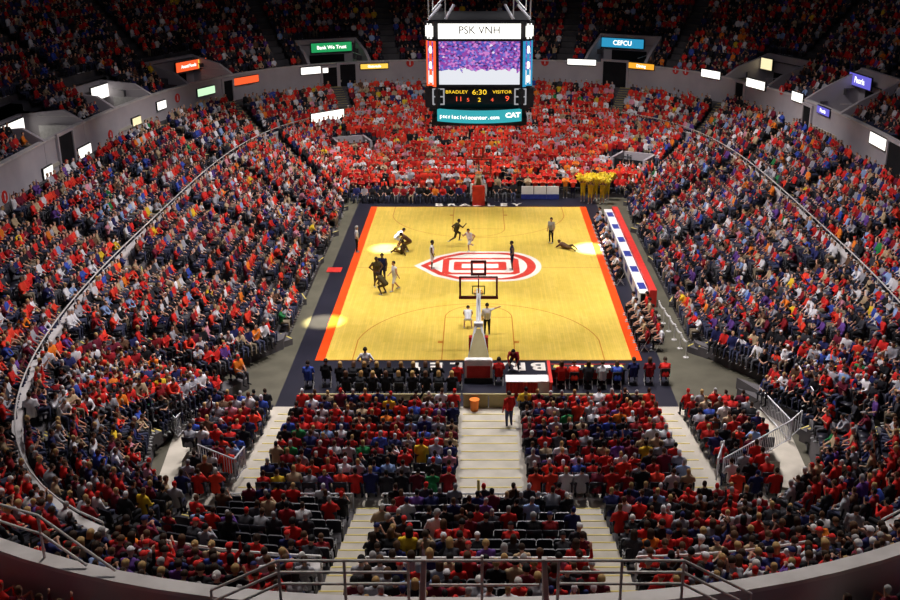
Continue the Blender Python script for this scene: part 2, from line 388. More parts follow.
def add_fingers(b, J):
    for s, sg in (('l', -1), ('r', 1)):
        wd = (J['w'+s] - J['e'+s]).normalized(); u = Vector((sg, 0, 0)); u = (u - wd*u.dot(wd)).normalized(); w = wd.cross(u) * (1 if wd.cross(u).z < 0 else -1)
        base = J['w'+s] + wd*.075
        for i, ln in enumerate((.062, .075, .080, .070)):
            p0 = base + u*(.027 - .018*i)*-1; p1 = p0 + wd*ln*.5; p2 = p1 + (wd*.6 + w*.8).normalized()*ln*.5
            capsule(b, p0, p1, .011, .010, 6); capsule(b, p1, p2, .010, .008, 6)
        t0 = J['w'+s] + wd*.02 - u*.03; capsule(b, t0, t0 + (wd*.6 - u*.8)*.05, .013, .011, 6); capsule(b, t0 + (wd*.6 - u*.8)*.05, t0 + (wd*.8 - u*.5)*.085, .011, .009, 6)
def head_parts(b, J, detail):
    H = J['head']; R = Matrix.Identity(3)
    n = (12, 9) if detail else (8, 6)
    b.ball(H + Vector((0,-.01,.02)), .098, 0, *n, sc=(.86,1.0,1.08)); b.ball(H + Vector((0,.015,-.045)), .07, 0, *n, sc=(.88,1.0,1.1))
    if detail:
        capsule(b, H + Vector((0,.085,.005)), H + Vector((0,.105,-.022)), .012, .016, 6)
        for s in (-1, 1): b.ball(H + Vector((s*.086,-.005,-.005)), .026, 0, 6, 5, (.45,.8,1.2))
        capsule(b, H + Vector((-.022,.078,-.062)), H + Vector((.022,.078,-.062)), .009, .009, 6)
REG = ['top', 'pants', 'skin', 'shoe', 'hair']
RIDX = {r: i for i, r in enumerate(REG)}
def region_of(kind, dress):
    if kind == 'top': return 'top'
    if kind in ('uarm',): return 'skin' if dress == 'jersey' else 'top'
    if kind == 'farm': return 'top' if dress == 'long' else 'skin'
    if kind == 'thigh': return 'pants'
    if kind == 'shin': return 'skin' if dress == 'jersey' else 'pants'
    if kind == 'shoe': return 'shoe'
    return 'skin'
def realize(me, mods):
    o = bpy.data.objects.new('tmp', me); C.objects.link(o)
    for t, kw in mods:
        m = o.modifiers.new('m', t)
        for k, v in kw.items(): setattr(m, k, v)
    dg = bpy.context.evaluated_depsgraph_get(); dg.update()
    r = bpy.data.meshes.new_from_object(o.evaluated_get(dg)); bpy.data.objects.remove(o); return r
def body_mesh(name, pose, dress, voxel, target, detail, female=False, hairfaces=False):
    J = skeleton(pose); Bs = bones(J, female); b = MB()
    for r, a, c, ra, rc in Bs: capsule(b, a, c, ra, rc, 9 if detail else 7)
    head_parts(b, J, detail)
    if detail: add_fingers(b, J)
    me = b.mesh(name, [])
    me2 = realize(me, [('REMESH', dict(mode='VOXEL', voxel_size=voxel, use_smooth_shade=True))])
    n = len(me2.polygons)*2
    if target < n: me2 = realize(me2, [('DECIMATE', dict(ratio=target / n))])
    me2.materials.clear()
    nf = len(me2.polygons); cen = np.empty(nf*3); me2.polygons.foreach_get('center', cen); cen = cen.reshape(-1, 3)
    best = np.full(nf, 1e9); reg = np.zeros(nf, int)
    H = np.array(J['head']); dh = np.linalg.norm((cen - H) / np.array([.09,.11,.125]), axis=1)
    for r, a, c, ra, rc in Bs:
        a = np.array(a); c = np.array(c); d = c - a; t = np.clip(((cen - a) @ d) / max(d @ d, 1e-9), 0, 1)
        dist = np.linalg.norm(cen - (a + t[:, None]*d), axis=1) - (ra + (rc-ra)*t)
        u = dist < best; best[u] = dist[u]; reg[u] = RIDX[region_of(r, dress)]
    if dress == 'jersey':   # bare shoulders stay, shorts end above the knee
        pass
    if detail:
        for s in 'lr':
            hd = np.array(J['w'+s]); reg[np.linalg.norm(cen - hd, axis=1) < .05] = RIDX['skin']
            u = np.linalg.norm(cen - np.array(J['w'+s] + (J['w'+s]-J['e'+s]).normalized()*.11), axis=1) < .10; reg[u] = RIDX['skin']
    reg[dh < 1.18] = RIDX['skin']
    if hairfaces:
        q = cen - H; u = (dh < 1.25) & ((q[:, 2] > .045) | ((q[:, 1] < .0) & (q[:, 2] > -.06))); reg[u] = RIDX['hair']
    me2.polygons.foreach_set('material_index', reg.astype(np.int32)); me2.name = name
    me2.polygons.foreach_set('use_smooth', [True]*nf)
    return me2, J
def hair_mesh(name, kind):
    """built around head centre at origin, face +Y"""
    b = MB(); nu, nv = 14, 10; R = Vector((.098, .112, .122)); c = Vector((0,-.012,.02)); vs = []; low = {'short': -.03, 'long': -.16, 'cap': .025, 'bun': -.02, 'beanie': .0}[kind]
    for j in range(nv+1):
        for i in range(nu):
            t = pi*j/nv*.5; 
            az = 2*pi*i/nu
            front = max(0, sin(az))
            # rim height lower at the back than at the brow
            zrim = low if front < .3 else .045
            if kind in ('cap', 'beanie'): zrim = .035 if kind == 'cap' else .02
            f = j/nv
            z = .125*(1-f) + zrim*f if True else 0
            zz = max(-1, min(1, z/.125)); rr = sqrt(max(0, 1 - max(zz, -.15)**2)) if f > 0 else 0
            if z < 0: rr = 1.0 - .06*(-z/.16)
            k = 1.04 if kind != 'long' else 1.07
            vs.append(Vector((R.x*rr*cos(az)*k, R.y*rr*sin(az)*k, z*1.02)) + c)
    fs = [(j*nu+i, (j+1)*nu+i, (j+1)*nu+(i+1)%nu, j*nu+(i+1)%nu) for j in range(nv) for i in range(nu)]
    b.add(vs, fs)
    if kind == 'bun': b.ball((0,-.12,.07), .045)
    if kind == 'cap': b.add([(-.07,.09,.05), (.07,.09,.05), (.055,.175,.04), (-.055,.175,.04), (-.07,.09,.062), (.07,.09,.062), (.055,.175,.05), (-.055,.175,.05)], [(3,2,1,0),(4,5,6,7),(0,1,5,4),(1,2,6,5),(2,3,7,6),(3,0,4,7)])
    me = b.mesh(name, 'hair'); me.polygons.foreach_set('use_smooth', [True]*len(me.polygons)); return me
def face_mesh():
    b = MB()
    for s in (-1, 1): b.ball((s*.033,.086,.012), .011, 0, 6, 4)
    return b.mesh('eyes', 'black')

# ------------------------------------------------------------------ geometry queries
def hit(px, py, T, d=0.0):
    dr = Vector(((px - 478.5) / FPX, 0, 0)) + UPV * ((300 - py) / FPX) + FWD
    t = 25.0
    while t < 200:
        p = CAM + dr * t; th = thof(p.x, p.y)
        if p.y > -15 + 0 and (Vector((p.x, p.y)) - BC).length > rad(T, th) + d: break
        if p.y <= -15 and abs(p.x) > 12 and (Vector((p.x, p.y)) - BC).length > rad(T, th) + d and t > 35: break
        t += .05
    return p, th
def tangent(T, th):
    a = pol(T, th - .004); c = pol(T, th + .004); d = (c - a).normalized(); return d
def frame_rot(T, th):
    """rotation about z so local +Y points inwards to the court, local X along the wall"""
    d = tangent(T, th); n = Vector((-d.y, d.x)); c = (BC - pol(T, th))
    if n.dot(c) < 0: n = -n
    return atan2(n.y, n.x) - pi / 2

# ------------------------------------------------------------------ upper deck vomitories with lit signs
VOM = []   # theta, half width, depth
def lettering_sign(name, th, T, d, h, w, hh, label, face, txt=None, tcol=None, strength=1, group=None, cat='sign', twoc=None):
    p = pol(T, th, d); rz = frame_rot(T, th)
    e = empty(name, (p.x, p.y, h), rz, label, cat, group)
    b = MB(); b.box((0, .06, 0), (w + .12, .12, hh + .12)); b.build('sign_casing', 'black', e)
    b = MB(); b.box((0, .135, 0), (w, .03, hh)); b.build('lit_panel', face, e)
    if twoc:
        b = MB(); b.box((-w*.34, .153, 0), (w*.24, .012, hh*.9)); b.build('emblem', twoc, e)
    if txt: text(txt, 'lettering', (w*.10 if twoc else 0, .165, 0), min(hh * .72, w*(.62 if twoc else .85) / (.56*len(txt))), tcol, e, rot=(pi/2, 0, pi), bold=.012)
    return e
EM = dict(white=emis('sign_white', (1,.97,.9), 1.6), red=emis('sign_orange_red', (1,.12,.03), 1.1), yel=emis('sign_yellow', (1,.62,.08), 1.1), green=emis('sign_green', (.02,.42,.13), .8),
          blue=emis('sign_blue', (.03,.35,.62), .9), grn2=emis('sign_pale_green', (.62,.95,.6), 1.1), orange=emis('sign_amber', (1,.42,.03), 1.1), vio=emis('sign_violet', (.16,.14,.75), .9), warm=emis('sign_warm_white', (1,.86,.5), 1.1))
vspec = [ # sign px, width of opening, sign w,h, material, text, label
 (11,132, 6.0, 3.2, 1.25, 'white', None, None, 'blank white lit sign over the left-hand deck tunnel nearest the camera'),
 (99,92, 5.6, 2.8, .95, 'white', None, None, 'white lit sign over the second tunnel on the left deck'),
 (190,65, 5.6, 4.0, .80, 'red', 'Avanti Foods', 'white', 'red lit sign with white lettering and yellow emblem over a deck tunnel'),
 (331,47, 5.6, 4.0, .85, 'green', 'Bank We Trust', 'white', 'green lit sign with white lettering over the far left tunnel'),
 (623,43, 5.6, 4.2, .85, 'blue', 'CEFCU', 'white', 'blue lit sign with white CEFCU lettering over the far right tunnel'),
 (768,64, 5.6, 1.5, .9, 'warm', None, None, 'small pale lit sign inside the right deck tunnel beside the far corner'),
 (862,81, 5.6, 3.4, .85, 'vio', 'Peoria', 'white', 'violet and white lit sign over the right-hand tunnel nearest the camera')]
vinfo = []
for (px, py, ow, w, hh, face, txt, tcol, lab) in vspec:
    p, th = hit(px, py, T2, 3.9)
    VOM.append((th, ow/2, 4.1)); vinfo.append((th, p.z, px))
    e = lettering_sign('tunnel_sign', th, T2, 3.85, p.z, w, hh, lab, EM[face], txt, EM[tcol] if tcol else None, twoc=EM['yel'] if face == 'red' else None)
def in_vom(x, y, pad=0.0):
    v = Vector((x, y))
    for th, hw, dp in VOM:
        p = pol(T2, th); rz = frame_rot(T2, th); q = v - p; lx = q.x*cos(-rz) - q.y*sin(-rz); ly = q.x*sin(-rz) + q.y*cos(-rz)
        if abs(lx) < hw + pad and -dp - pad < ly < .6: return True
    return False
me = bpy.data.objects['seating_deck_upper'].data; bm = bmesh.new(); bm.from_mesh(me)
bmesh.ops.delete(bm, geom=[f for f in bm.faces if in_vom(f.calc_center_median().x, f.calc_center_median().y, .05)], context='FACES'); bm.to_mesh(me); bm.free()
for i, (th, hz, px) in enumerate(vinfo):
    p = pol(T2, th); rz = frame_rot(T2, th); hw = 3.0 if i == 0 else 2.8
    zt = hz + .75
    e = empty('wall_tunnel', (p.x, p.y, 0), rz); struct(e)
    for s in (-1, 1):
        b = MB(); x0, x1 = s*hw, s*(hw+.28); pr = [(.05, 5.2), (.05, 7.85), (-1.2, 8.6), (-4.2, zt), (-4.2, 5.2)]
        b.add([(x0, y, z) for y, z in pr] + [(x1, y, z) for y, z in pr], [(0,1,2,3,4)[::-1], (5,6,7,8,9)] + [(k, (k+1) % 5, 5+(k+1) % 5, 5+k) for k in range(5)])
        b.build('side_wall', 'wall', e)
    b = MB(); b.box((0, -4.15, (zt+5.6)/2), (2*hw+.5, .3, zt-5.6)); b.build('back_wall', 'wall', e)
    b = MB(); b.box((0, -3.98, (hz-.7+6.0)/2), (2*hw*.62, .08, hz-.7-6.0)); b.build('opening_shade', 'dark', e)  # dark slab coloured as the shade of the tunnel mouth
    b = MB(); b.box((0, -2.0, 6.1), (2*hw, 4.2, .2)); b.build('tunnel_floor', 'tan', e)
    b = MB(); b.box((-hw+.6, .02-1.4, 7.2), (.08, 2.6, 1.0)); b.tube([(-hw+.6, -.2, 8.3), (-hw+.6, -2.7, 8.3)], .03); b.build('railing', 'metal', e)
# signs and section markers on the fascia
fsig = [(205,91,2.3,.6,'grn2',None,'pale green lit panel on the fascia below the red tunnel sign'), (160,105,1.3,.6,'white',None,'white lit fascia panel left of the pale green panel'),
 (135,121,1.3,.55,'warm',None,'yellowish lit fascia panel below the second left tunnel'), (83,151,2.0,.65,'white',None,'white lit fascia panel on the left wall nearest the camera'),
 (46,172,1.3,.6,'white',None,'short white and red lit panel at the far left of the fascia'), (245,80,3.0,.6,'red',None,'red lit fascia panel on the far left curve'),
 (314,70,2.7,.62,'white',None,'bright white lit fascia panel under the green tunnel sign'), (374,66,2.6,.45,'yel','Gatorade','yellow lit fascia panel left of the scoreboard'),
 (582,62,2.7,.5,'white',None,'bright white lit fascia panel right of the scoreboard'), (642,66,2.6,.5,'orange','Dining','orange lit fascia panel right of the blue tunnel sign'),
 (712,74,2.3,.62,'white',None,'bright white lit fascia panel before the right corner'), (757,84,2.6,.65,'white',None,'white lit fascia panel below the right corner tunnel'),
 (799,97,1.7,.65,'white',None,'small white lit fascia panel on the right wall'), (825,111,2.0,.5,'vio','Peoria','small violet lit fascia panel on the right wall'),
 (880,141,2.6,.7,'white',None,'white lit fascia panel on the right wall nearest the camera')]
for (px, py, w, hh, face, txt, lab) in fsig:
    p, th = hit(px, py, T2, 0)
    lettering_sign('fascia_panel', th, T2, -.02, p.z, w, hh, lab, EM[face], txt, EM['white'] if txt else None)
marks = [(410,63), (545,62), (676,70), (686,71), (782,90), (177,98), (110,135), (4,197)]
wherem = ['left of the scoreboard', 'right of the scoreboard', 'before the right corner, first of two', 'before the right corner, second of two', 'past the right corner tunnel',
          'below the red tunnel sign', 'near the second left tunnel', 'at the left end of the wall']
for (px, py), wh in zip(marks, wherem):
    p, th = hit(px, py, T2, 0); rz = frame_rot(T2, th)
    b = MB(); b.tube([(0,0,0), (0,.05,0)], .36, 20); o = b.build('section_marker', 'red', None, (p.x, p.y, p.z)); o.rotation_euler.z = rz
    tag(o, 'round red section marker on the grey wall ' + wh, 'sign', 'round red section markers')
    b = MB(); b.box((0, .06, 0), (.10, .02, .4)); b.build('numeral', 'white', o)
# doorways on the fascia, near-black slabs standing in for their shaded depth
for n, (px, py, w, h) in enumerate([(227,85,1.1,2.0), (347,75,1.6,2.2), (615,72,2.3,2.5), (741,82,1.1,2.2), (68,172,2.2,2.3), (896,168,2.4,2.3), (808,115,1.2,2.0), (330,76,1.5,2.0)], 1):
    p, th = hit(px, py, T2, 0); q = pol(T2, th, -.06); rz = frame_rot(T2, th)
    e = empty('door_%d' % n, (q.x, q.y, HW - .2), rz); struct(e)
    b = MB(); b.box((0, 0, h/2), (w, .1, h)); b.build('opening_shade', 'dark', e)
    b = MB()
    for s in (-1, 1): b.box((s*(w/2+.1), .05, h/2), (.2, .16, h))
    b.box((0, .05, h+.1), (w+.4, .16, .2)); b.build('door_frame', 'wall', e)

# ------------------------------------------------------------------ ring barrier between the tiers
gaps = [(-4.35,-3.1), (3.1,4.35), (-10.9,-8.8), (10.0,11.8)]
def gap_th(x): # angle on the near side for a given x on the ring
    ts = np.linspace(-pi, 0, 4000); xs = BC.x + np.interp(ts + pi, TH + pi, T1, period=2*pi)*np.cos(ts); ys = BC.y + np.interp(ts + pi, TH + pi, T1, period=2*pi)*np.sin(ts)
    m = ys < -20; return float(ts[m][np.argmin(np.abs(xs[m] - x))])
cut = sorted([(gap_th(a), gap_th(c)) for a, c in gaps] + [(thof(12.2, 31), thof(-13.2, 30))])
segs = [(cut[i][1], cut[(i+1) % len(cut)][0] + (2*pi if i == len(cut)-1 else 0)) for i in range(len(cut))]
ring_names = ['left of the centre aisles', 'between the two near aisles', 'right of the centre aisles', 'around the right side of the bowl', 'around the left side of the bowl']
RINGS = []
for i, (a, c) in enumerate(segs):
    n = max(6, int((c - a) / .03))
    struct(band(T1, -.12, .12, 2.4, 3.75, a, c, n).build('wall_ring', 'wall'))
    struct(band(T1, -.2, .2, 3.75, 3.85, a, c, n).build('trim_ring', 'cap'))
    e = empty('ring_handrail', (*pol(T1, a), 3.85), 0)
    mid = pol(T1, (a+c)/2)
    where = 'on the coping between the two near aisles' if abs(mid.x) < 3 and mid.y < 0 else ('around the right side of the bowl' if mid.x > 15 else 'around the left side of the bowl' if mid.x < -15 else ('on the coping right of the near aisles' if mid.x > 0 else 'on the coping left of the near aisles'))
    tag(e, 'silver tubular handrail ' + where, 'handrail', 'silver handrails on the ring wall')
    off = Vector(e.location)
    pts = [Vector((*pol(T1, a + (c-a)*k/n), 4.2)) - off for k in range(n+1)]
    b = MB(); b.tube(pts, .035, 6); b.build('rail', 'metal', e)
    L = sum((pts[k+1]-pts[k]).length for k in range(n)); m = max(2, round(L/2.4))
    for k in range(m+1):
        p = Vector((*pol(T1, a + (c-a)*k/m), 3.83)) - off
        b = MB(); b.tube([p, p + Vector((0,0,.37))], .028, 6); b.build('post', 'metal', e)

# ------------------------------------------------------------------ near floor blocks (raised flat risers) and tan stairs
FB_Y, FB_P, FB_N = -20.4, .86, 11
def fb_h(k): return .12 + .1 * k
b = MB()
b.poly([(-9.6,-19.7), (9.6,-19.7), (9.6,-20.4), (-9.6,-20.4)], 0, .12)
for k in range(FB_N):
    y0 = FB_Y - FB_P*k; y1 = y0 - FB_P
    def xl(y): return -min(13.0, 15.2 - (abs(y)-20)*.22) + .2
    w = 11.75 if k < 6 else 10.9
    b.box(((.1), (y0+y1)/2, fb_h(k)/2), (2*w, FB_P, fb_h(k)))
b.box((0, -29.9, .62), (20.6, .9, 1.24))
struct(b.build('floor_risers', 'tan'))
b = MB()
for k in range(FB_N + 1):
    y = FB_Y - FB_P*k
    for x0, x1 in ((-.72, 1.62), (-8.85, -8.0), (7.75, 8.65)): b.box(((x0+x1)/2, y - .05, fb_h(min(k, FB_N-1)) + .008), (x1-x0-.05, .06, .012))
struct(b.build('trim_nosing', 'yellow'))
# low tan panels in front of the floor blocks
for x0, x1, nm in ((-8.0, -.8, 'left'), (-.7, 1.6, 'centre'), (1.75, 7.7, 'right')):
    b = MB(); n = max(2, round((x1-x0)/1.1))
    for i in range(n): b.box((x0 + (x1-x0)*(i+.5)/n, -19.75, .36), ((x1-x0)/n - .04, .06, .72))
    b.box(((x0+x1)/2, -19.75, .75), (x1-x0, .1, .06))
    tag(b.build('low_panel_wall', 'tanpanel'), {'left': 'low tan panel wall in front of the left floor block', 'centre': 'low tan panel wall across the foot of the centre aisle', 'right': 'low tan panel wall in front of the right floor block'}[nm], 'barrier')
# stairs through the two near tiers, straight, at both sides of the centre block
def stair(x, wdt, y0, h0, y1, h1, n, name='stair_flight'):
    b = MB(); c = MB()
    for k in range(n):
        ya = y0 + (y1-y0)*k/n; yb = y0 + (y1-y0)*(k+1)/n; h = h0 + (h1-h0)*(k+1)/n
        b.box((x, (ya+yb)/2, h - .6), (wdt, abs(yb-ya), 1.2)); c.box((x, ya - .03, h + .006), (wdt*.96, .05, .014))
    struct(b.build(name, 'tan')); struct(c.build('trim_nosing', 'yellow'))
for s in (-1, 1):
    stair(s*3.72, 1.0, -30.35, 1.25, -37.2, 3.32, 9); stair(s*3.72, 1.0, -37.2, 3.32, -43.6, 5.62, 9)
# radial aisle stairs elsewhere
def in_near_aisle(x, y): return y < -29.5 and abs(abs(x) - 3.72) < .60
b = MB(); c = MB()
def radial_stairs(T, Tn, th, h0, h1, N, off=0):
    p0 = pol(T, th, off); p1 = pol(Tn, th, 0)
    d = (p1 - p0); L = d.length; d = d / L; R = Matrix.Rotation(atan2(d.y, d.x), 3, 'Z'); n = 2*N
    for k in range(n):
        m = p0 + d * (L*(k+.5)/n); h = h0 + (h1-h0)*(k/2)/(N-1) if N > 1 else h0
        h = min(h, h1)
        b.box((m.x, m.y, h - .25), (L/n, 1.05, .56), 0, R); e = p0 + d*(L*k/n + .03); c.box((e.x, e.y, h + .036), (.06, 1.0, .012), 0, R)
for th in A_LOW:
  if not (pol(T0, th).y < -16 and pol(T0, th).y > -21): radial_stairs(T0, T1, th, h0_of(th), 3.0, 9)
for th in A_MID: radial_stairs(T1, T2, th, 3.35, HW, NMID, .2)
struct(b.build('stair_flights', 'concrete')); struct(c.build('trim_stair_nosing', 'yellow'))

# ------------------------------------------------------------------ people palette
TOPS = [('red', (.60,.022,.018)), ('bright red', (.78,.05,.025)), ('dark red', (.27,.012,.018)), ('black', (.012,.012,.015)), ('charcoal', (.04,.04,.05)), ('white', (.68,.67,.70)),
        ('light grey', (.34,.34,.38)), ('navy blue', (.018,.022,.10)), ('blue', (.04,.08,.40)), ('pale blue', (.25,.36,.62)), ('yellow', (.75,.50,.03)), ('orange', (.80,.20,.02)), ('beige', (.45,.33,.20)), ('maroon', (.14,.012,.03)), ('green', (.02,.20,.06)), ('pink', (.62,.25,.32)), ('brown', (.12,.06,.035)), ('purple', (.12,.05,.25))]
TI = {n: i for i, (n, _) in enumerate(TOPS)}
def mix(**k): 
    p = np.zeros(len(TOPS)); 
    for a, v in k.items(): p[TI[a.replace('_', ' ')]] = v
    return p / p.sum()
MIXG = mix(red=29, bright_red=11, dark_red=9, black=12, charcoal=5, white=13, light_grey=11, navy_blue=10, blue=3, pale_blue=3, yellow=1.5, orange=2, beige=5, maroon=7, green=1, pink=2, brown=3, purple=3)
MIXS = mix(red=34, bright_red=36, dark_red=4, pink=6, black=5, white=6, light_grey=4, beige=3, orange=3, yellow=1)
MIXD = mix(red=22, dark_red=14, black=26, charcoal=14, white=5, light_grey=8, navy_blue=12, blue=2, pale_blue=2, yellow=.8, beige=3, maroon=8, brown=4, purple=3, orange=1)
MIXR = mix(red=23, bright_red=6, dark_red=10, black=16, charcoal=8, white=12, light_grey=12, navy_blue=13, blue=4, pale_blue=4, yellow=1, orange=2, beige=6, maroon=6, pink=2, brown=4, purple=5, green=.8)
HAIRS = [('dark brown', (.035,.02,.012), 30), ('brown', (.09,.045,.022), 22), ('blond', (.42,.27,.11), 13), ('grey', (.33,.32,.32), 10), ('white', (.62,.60,.58), 4), ('black', (.01,.01,.01), 13)]
SKINS = [((.52,.28,.19), 60), ((.60,.35,.25), 25), ((.30,.14,.08), 8), ((.11,.05,.03), 7)]
PANTS = [((.04,.045,.085), 40), ((.012,.012,.015), 30), ((.20,.16,.11), 8), ((.08,.08,.09), 12), ((.02,.02,.05), 5)]
def pick(rows): 
    w = np.array([r[-1] for r in rows], float); return rows[rng.choice(len(rows), p=w/w.sum())]
SITP = ['sit', 'lean', 'clap', 'phone', 'turn', 'armup']; SITW = np.array([38, 20, 12, 9, 20, 1.5]); SITW = SITW / SITW.sum()
def make_person(x, y, h, rz, tier, sec, row, mixp, stand=False, dens=1):
    hn, hc, _ = pick(HAIRS); cap = rng.random() < .17
    hk = 'cap' if cap else ('long' if rng.random() < .33 and hn not in ('white',) else 'short')
    if not cap and hk == 'short' and rng.random() < .12: hk = 'bun'
    if cap: cn = ['red', 'white', 'black', 'red', 'navy blue'][rng.integers(5)]; hcol = dict(TOPS)[cn]; hdesc = cn + ' cap'
    else: hcol = hc; hdesc = {'long': 'long ' + hn + ' hair', 'short': 'short ' + hn + ' hair', 'bun': hn + ' hair in a bun'}[hk]
    ti = rng.choice(len(TOPS), p=mixp); tn, tc = TOPS[ti]; v = rng.uniform(.8, 1.2)
    pose = (['standclap', 'stand', 'cheer'][rng.choice(3, p=[.55,.35,.10])] if stand else SITP[rng.choice(6, p=SITW)])
    dress = 'short' if rng.random() < (.6 if stand else .3) else 'long'
    return dict(x=x, y=y, h=h, rz=rz + rng.normal(0, .12), tier=tier, sec=sec, row=row, top=tn, tc=tuple(min(1, c*v) for c in tc), hk=hk, hcol=hcol, hdesc=hdesc, pose=pose, dress=dress,
                skin=pick(SKINS)[0], pants=pick(PANTS)[0], shoe=(.5,.5,.5) if rng.random() < .4 else (.03,.03,.03), s=float(rng.normal(1.0, .045)), hair=hc)
PEOPLE = []; SEATS = []
FRM = (-70, 970, -70, 700)
def inframe(x, y, h):
    q = proj((x, y, h + 1)); return q and FRM[0] < q[0] < FRM[1] and FRM[2] < q[1] < FRM[3]
# clear zones: (x, y, half x, half y)
CLEAR = []
def walk_row(T, Tn, t0, t1, k, N, h, tier, sec, spacing, occ, edge=.62, standf=None, mixf=None, off=0, frac=.56):
    n = 60; pts = []
    for j in range(n+1):
        t = t0 + (t1-t0)*j/n; d = rad(Tn, t) - rad(T, t) - off; pts.append(pol(T, t, off + d*(k+frac)/N))
    L = [0]; 
    for j in range(n): L.append(L[-1] + (pts[j+1]-pts[j]).length)
    tot = L[-1]; m = int((tot - 2*edge)/spacing)
    if m < 1: return
    s0 = (tot - (m-1)*spacing)/2
    for i in range(m):
        s = s0 + i*spacing; j = min(n-1, int(np.searchsorted(L, s)) - 1); j = max(j, 0)
        f = (s - L[j]) / max(1e-6, L[j+1]-L[j]); p = pts[j].lerp(pts[j+1], f)
        if in_near_aisle(p.x, p.y) or (tier == 'deck' and in_vom(p.x, p.y, .5)): continue
        if any(abs(p.x-cx) < a and abs(p.y-cy) < bb for cx, cy, a, bb in CLEAR): continue
        if not inframe(p.x, p.y, h): continue
        d = (pts[j+1]-pts[j]).normalized(); nn = Vector((-d.y, d.x)); 
        if nn.dot(BC - p) < 0: nn = -nn
        rz = atan2(nn.y, nn.x) - pi/2
        SEATS.append(dict(x=p.x, y=p.y, h=h, rz=rz, tier=tier, sec=sec, row=k))
        st = standf(p) if standf else False
        if rng.random() < occ(p): PEOPLE.append(make_person(p.x - (nn.x*.0), p.y, h, rz, tier, sec, k, mixf(p), st))
def far_fill(p): return p.y > 16 and abs(p.x) < 12
def student(p): return p.y > 17.5 and -11.8 < p.x < 12.4 and p.y < 33
def mixf(p):
    if student(p): return MIXS
    if p.y > 15 and abs(p.x) < 17: return (MIXS*.35 + MIXG*.65)
    if p.y < -29.5: return MIXD
    return MIXR if p.x > 0 else MIXG
def occ_low(p):
    if p.y < -29.3 and abs(p.x) < 3.6: return .66
    if p.y < -29.3 and -10 < p.x < -3.6: return .40
    if p.y < -20 and p.x > 12: return .8
    return .95
CLEAR += [(-12.6, -18.9, 1.6, 1.0), (13.0, -18.9, 1.6, 1.0)]
PORT = [(P(352,146,2.4), 'left'), (P(633,163,1.9), 'right')]
for p, nm in PORT: CLEAR.append((p.x, p.y, 1.9, 1.7))
for (t0, t1, k, N, h) in rows_low: walk_row(T0, T1, t0, t1, k, N, h, 'low', t0, .50, occ_low, standf=student, mixf=mixf)
for (t0, t1, k, N, h) in rows_mid:
  if k < NMID - (2 if pol(T2, (t0+t1)/2).y > 27 else 1): walk_row(T1, T2, t0, t1, k, N, h, 'mid', t0, .50, lambda p: .955, standf=student, mixf=mixf, off=.2)
for (t0, t1, k, N, h) in rows_up: walk_row(T2, T3, t0, t1, k, N, h, 'deck', t0, .54, lambda p: (.93 if p.y < 20 else .86) if p.y > -30 else .85, mixf=lambda p: MIXD if p.y > 0 else MIXG, off=.5)  # far deck gets the darker clothes mix, putting its dimness into colour
for bi, (x0, x1) in enumerate(((-12.7,-8.95), (-7.9,-.8), (1.75,7.65), (8.8,12.9))):
    for k in range(FB_N):
        y = FB_Y - FB_P*(k+.55); lim = 11.7 if k < 6 else 10.8; a = max(x0, -lim); c = min(x1, lim); m = int((c-a)/.53)
        for i in range(m):
            x = a + (c-a)*(i+.5)/m
            if any(abs(x-cx) < aa and abs(y-cy) < bb for cx, cy, aa, bb in CLEAR): continue
            SEATS.append(dict(x=x, y=y, h=fb_h(k), rz=0, tier='floor', sec=bi, row=k))
            if rng.random() < .97: PEOPLE.append(make_person(x, y, fb_h(k), 0, 'floor', bi, k, MIXG))
for y, x0, x1, st in ((16.35,-10.5,-.9,0), (16.35,1.0,3.0,0), (15.7,-9.6,-1.2,0), (16.9,-10.5,7.6,1)):
    n = int((x1-x0)/.58)
    for i in range(n):
        d = make_person(x0+(x1-x0)*(i+.5)/n, y, .02, pi, 'court', 0, 0, MIXD if not st else MIXS, bool(st)); PEOPLE.append(d)
print('people', len(PEOPLE), 'seats', len(SEATS))

for p, nm in PORT:
    th = thof(p.x, p.y); e = empty('wall_portal', (p.x, p.y, 0), atan2(BC.y - p.y, BC.x - p.x) - pi/2); struct(e); z0 = p.z - 1.2
    for sx in (-1, 1): b = MB(); b.box((sx*1.35, -.1, z0 + .9), (.22, 2.6, 1.8)); b.build('side_wall', 'wall', e)
    b = MB(); b.box((0, -1.3, z0 + .9), (2.7, .22, 1.8)); b.build('back_wall', 'wall', e)
    b = MB(); b.box((0, -.1, z0 + .5), (2.5, 2.4, .9)); b.box((0, .9, z0+.9), (2.4, .1, 1.5)); b.build('opening_shade', 'dark', e)  # dark boxes fill the portal in place of its inner shade
_p, _th = hit(326, 128, T1, 0)
lettering_sign('ring_sign_board', _th, T1, -.5, _p.z if _p.z > 3.6 else 4.2, 3.6, .8, 'long white lit board on the ring wall at the far left corner', EM['white'])
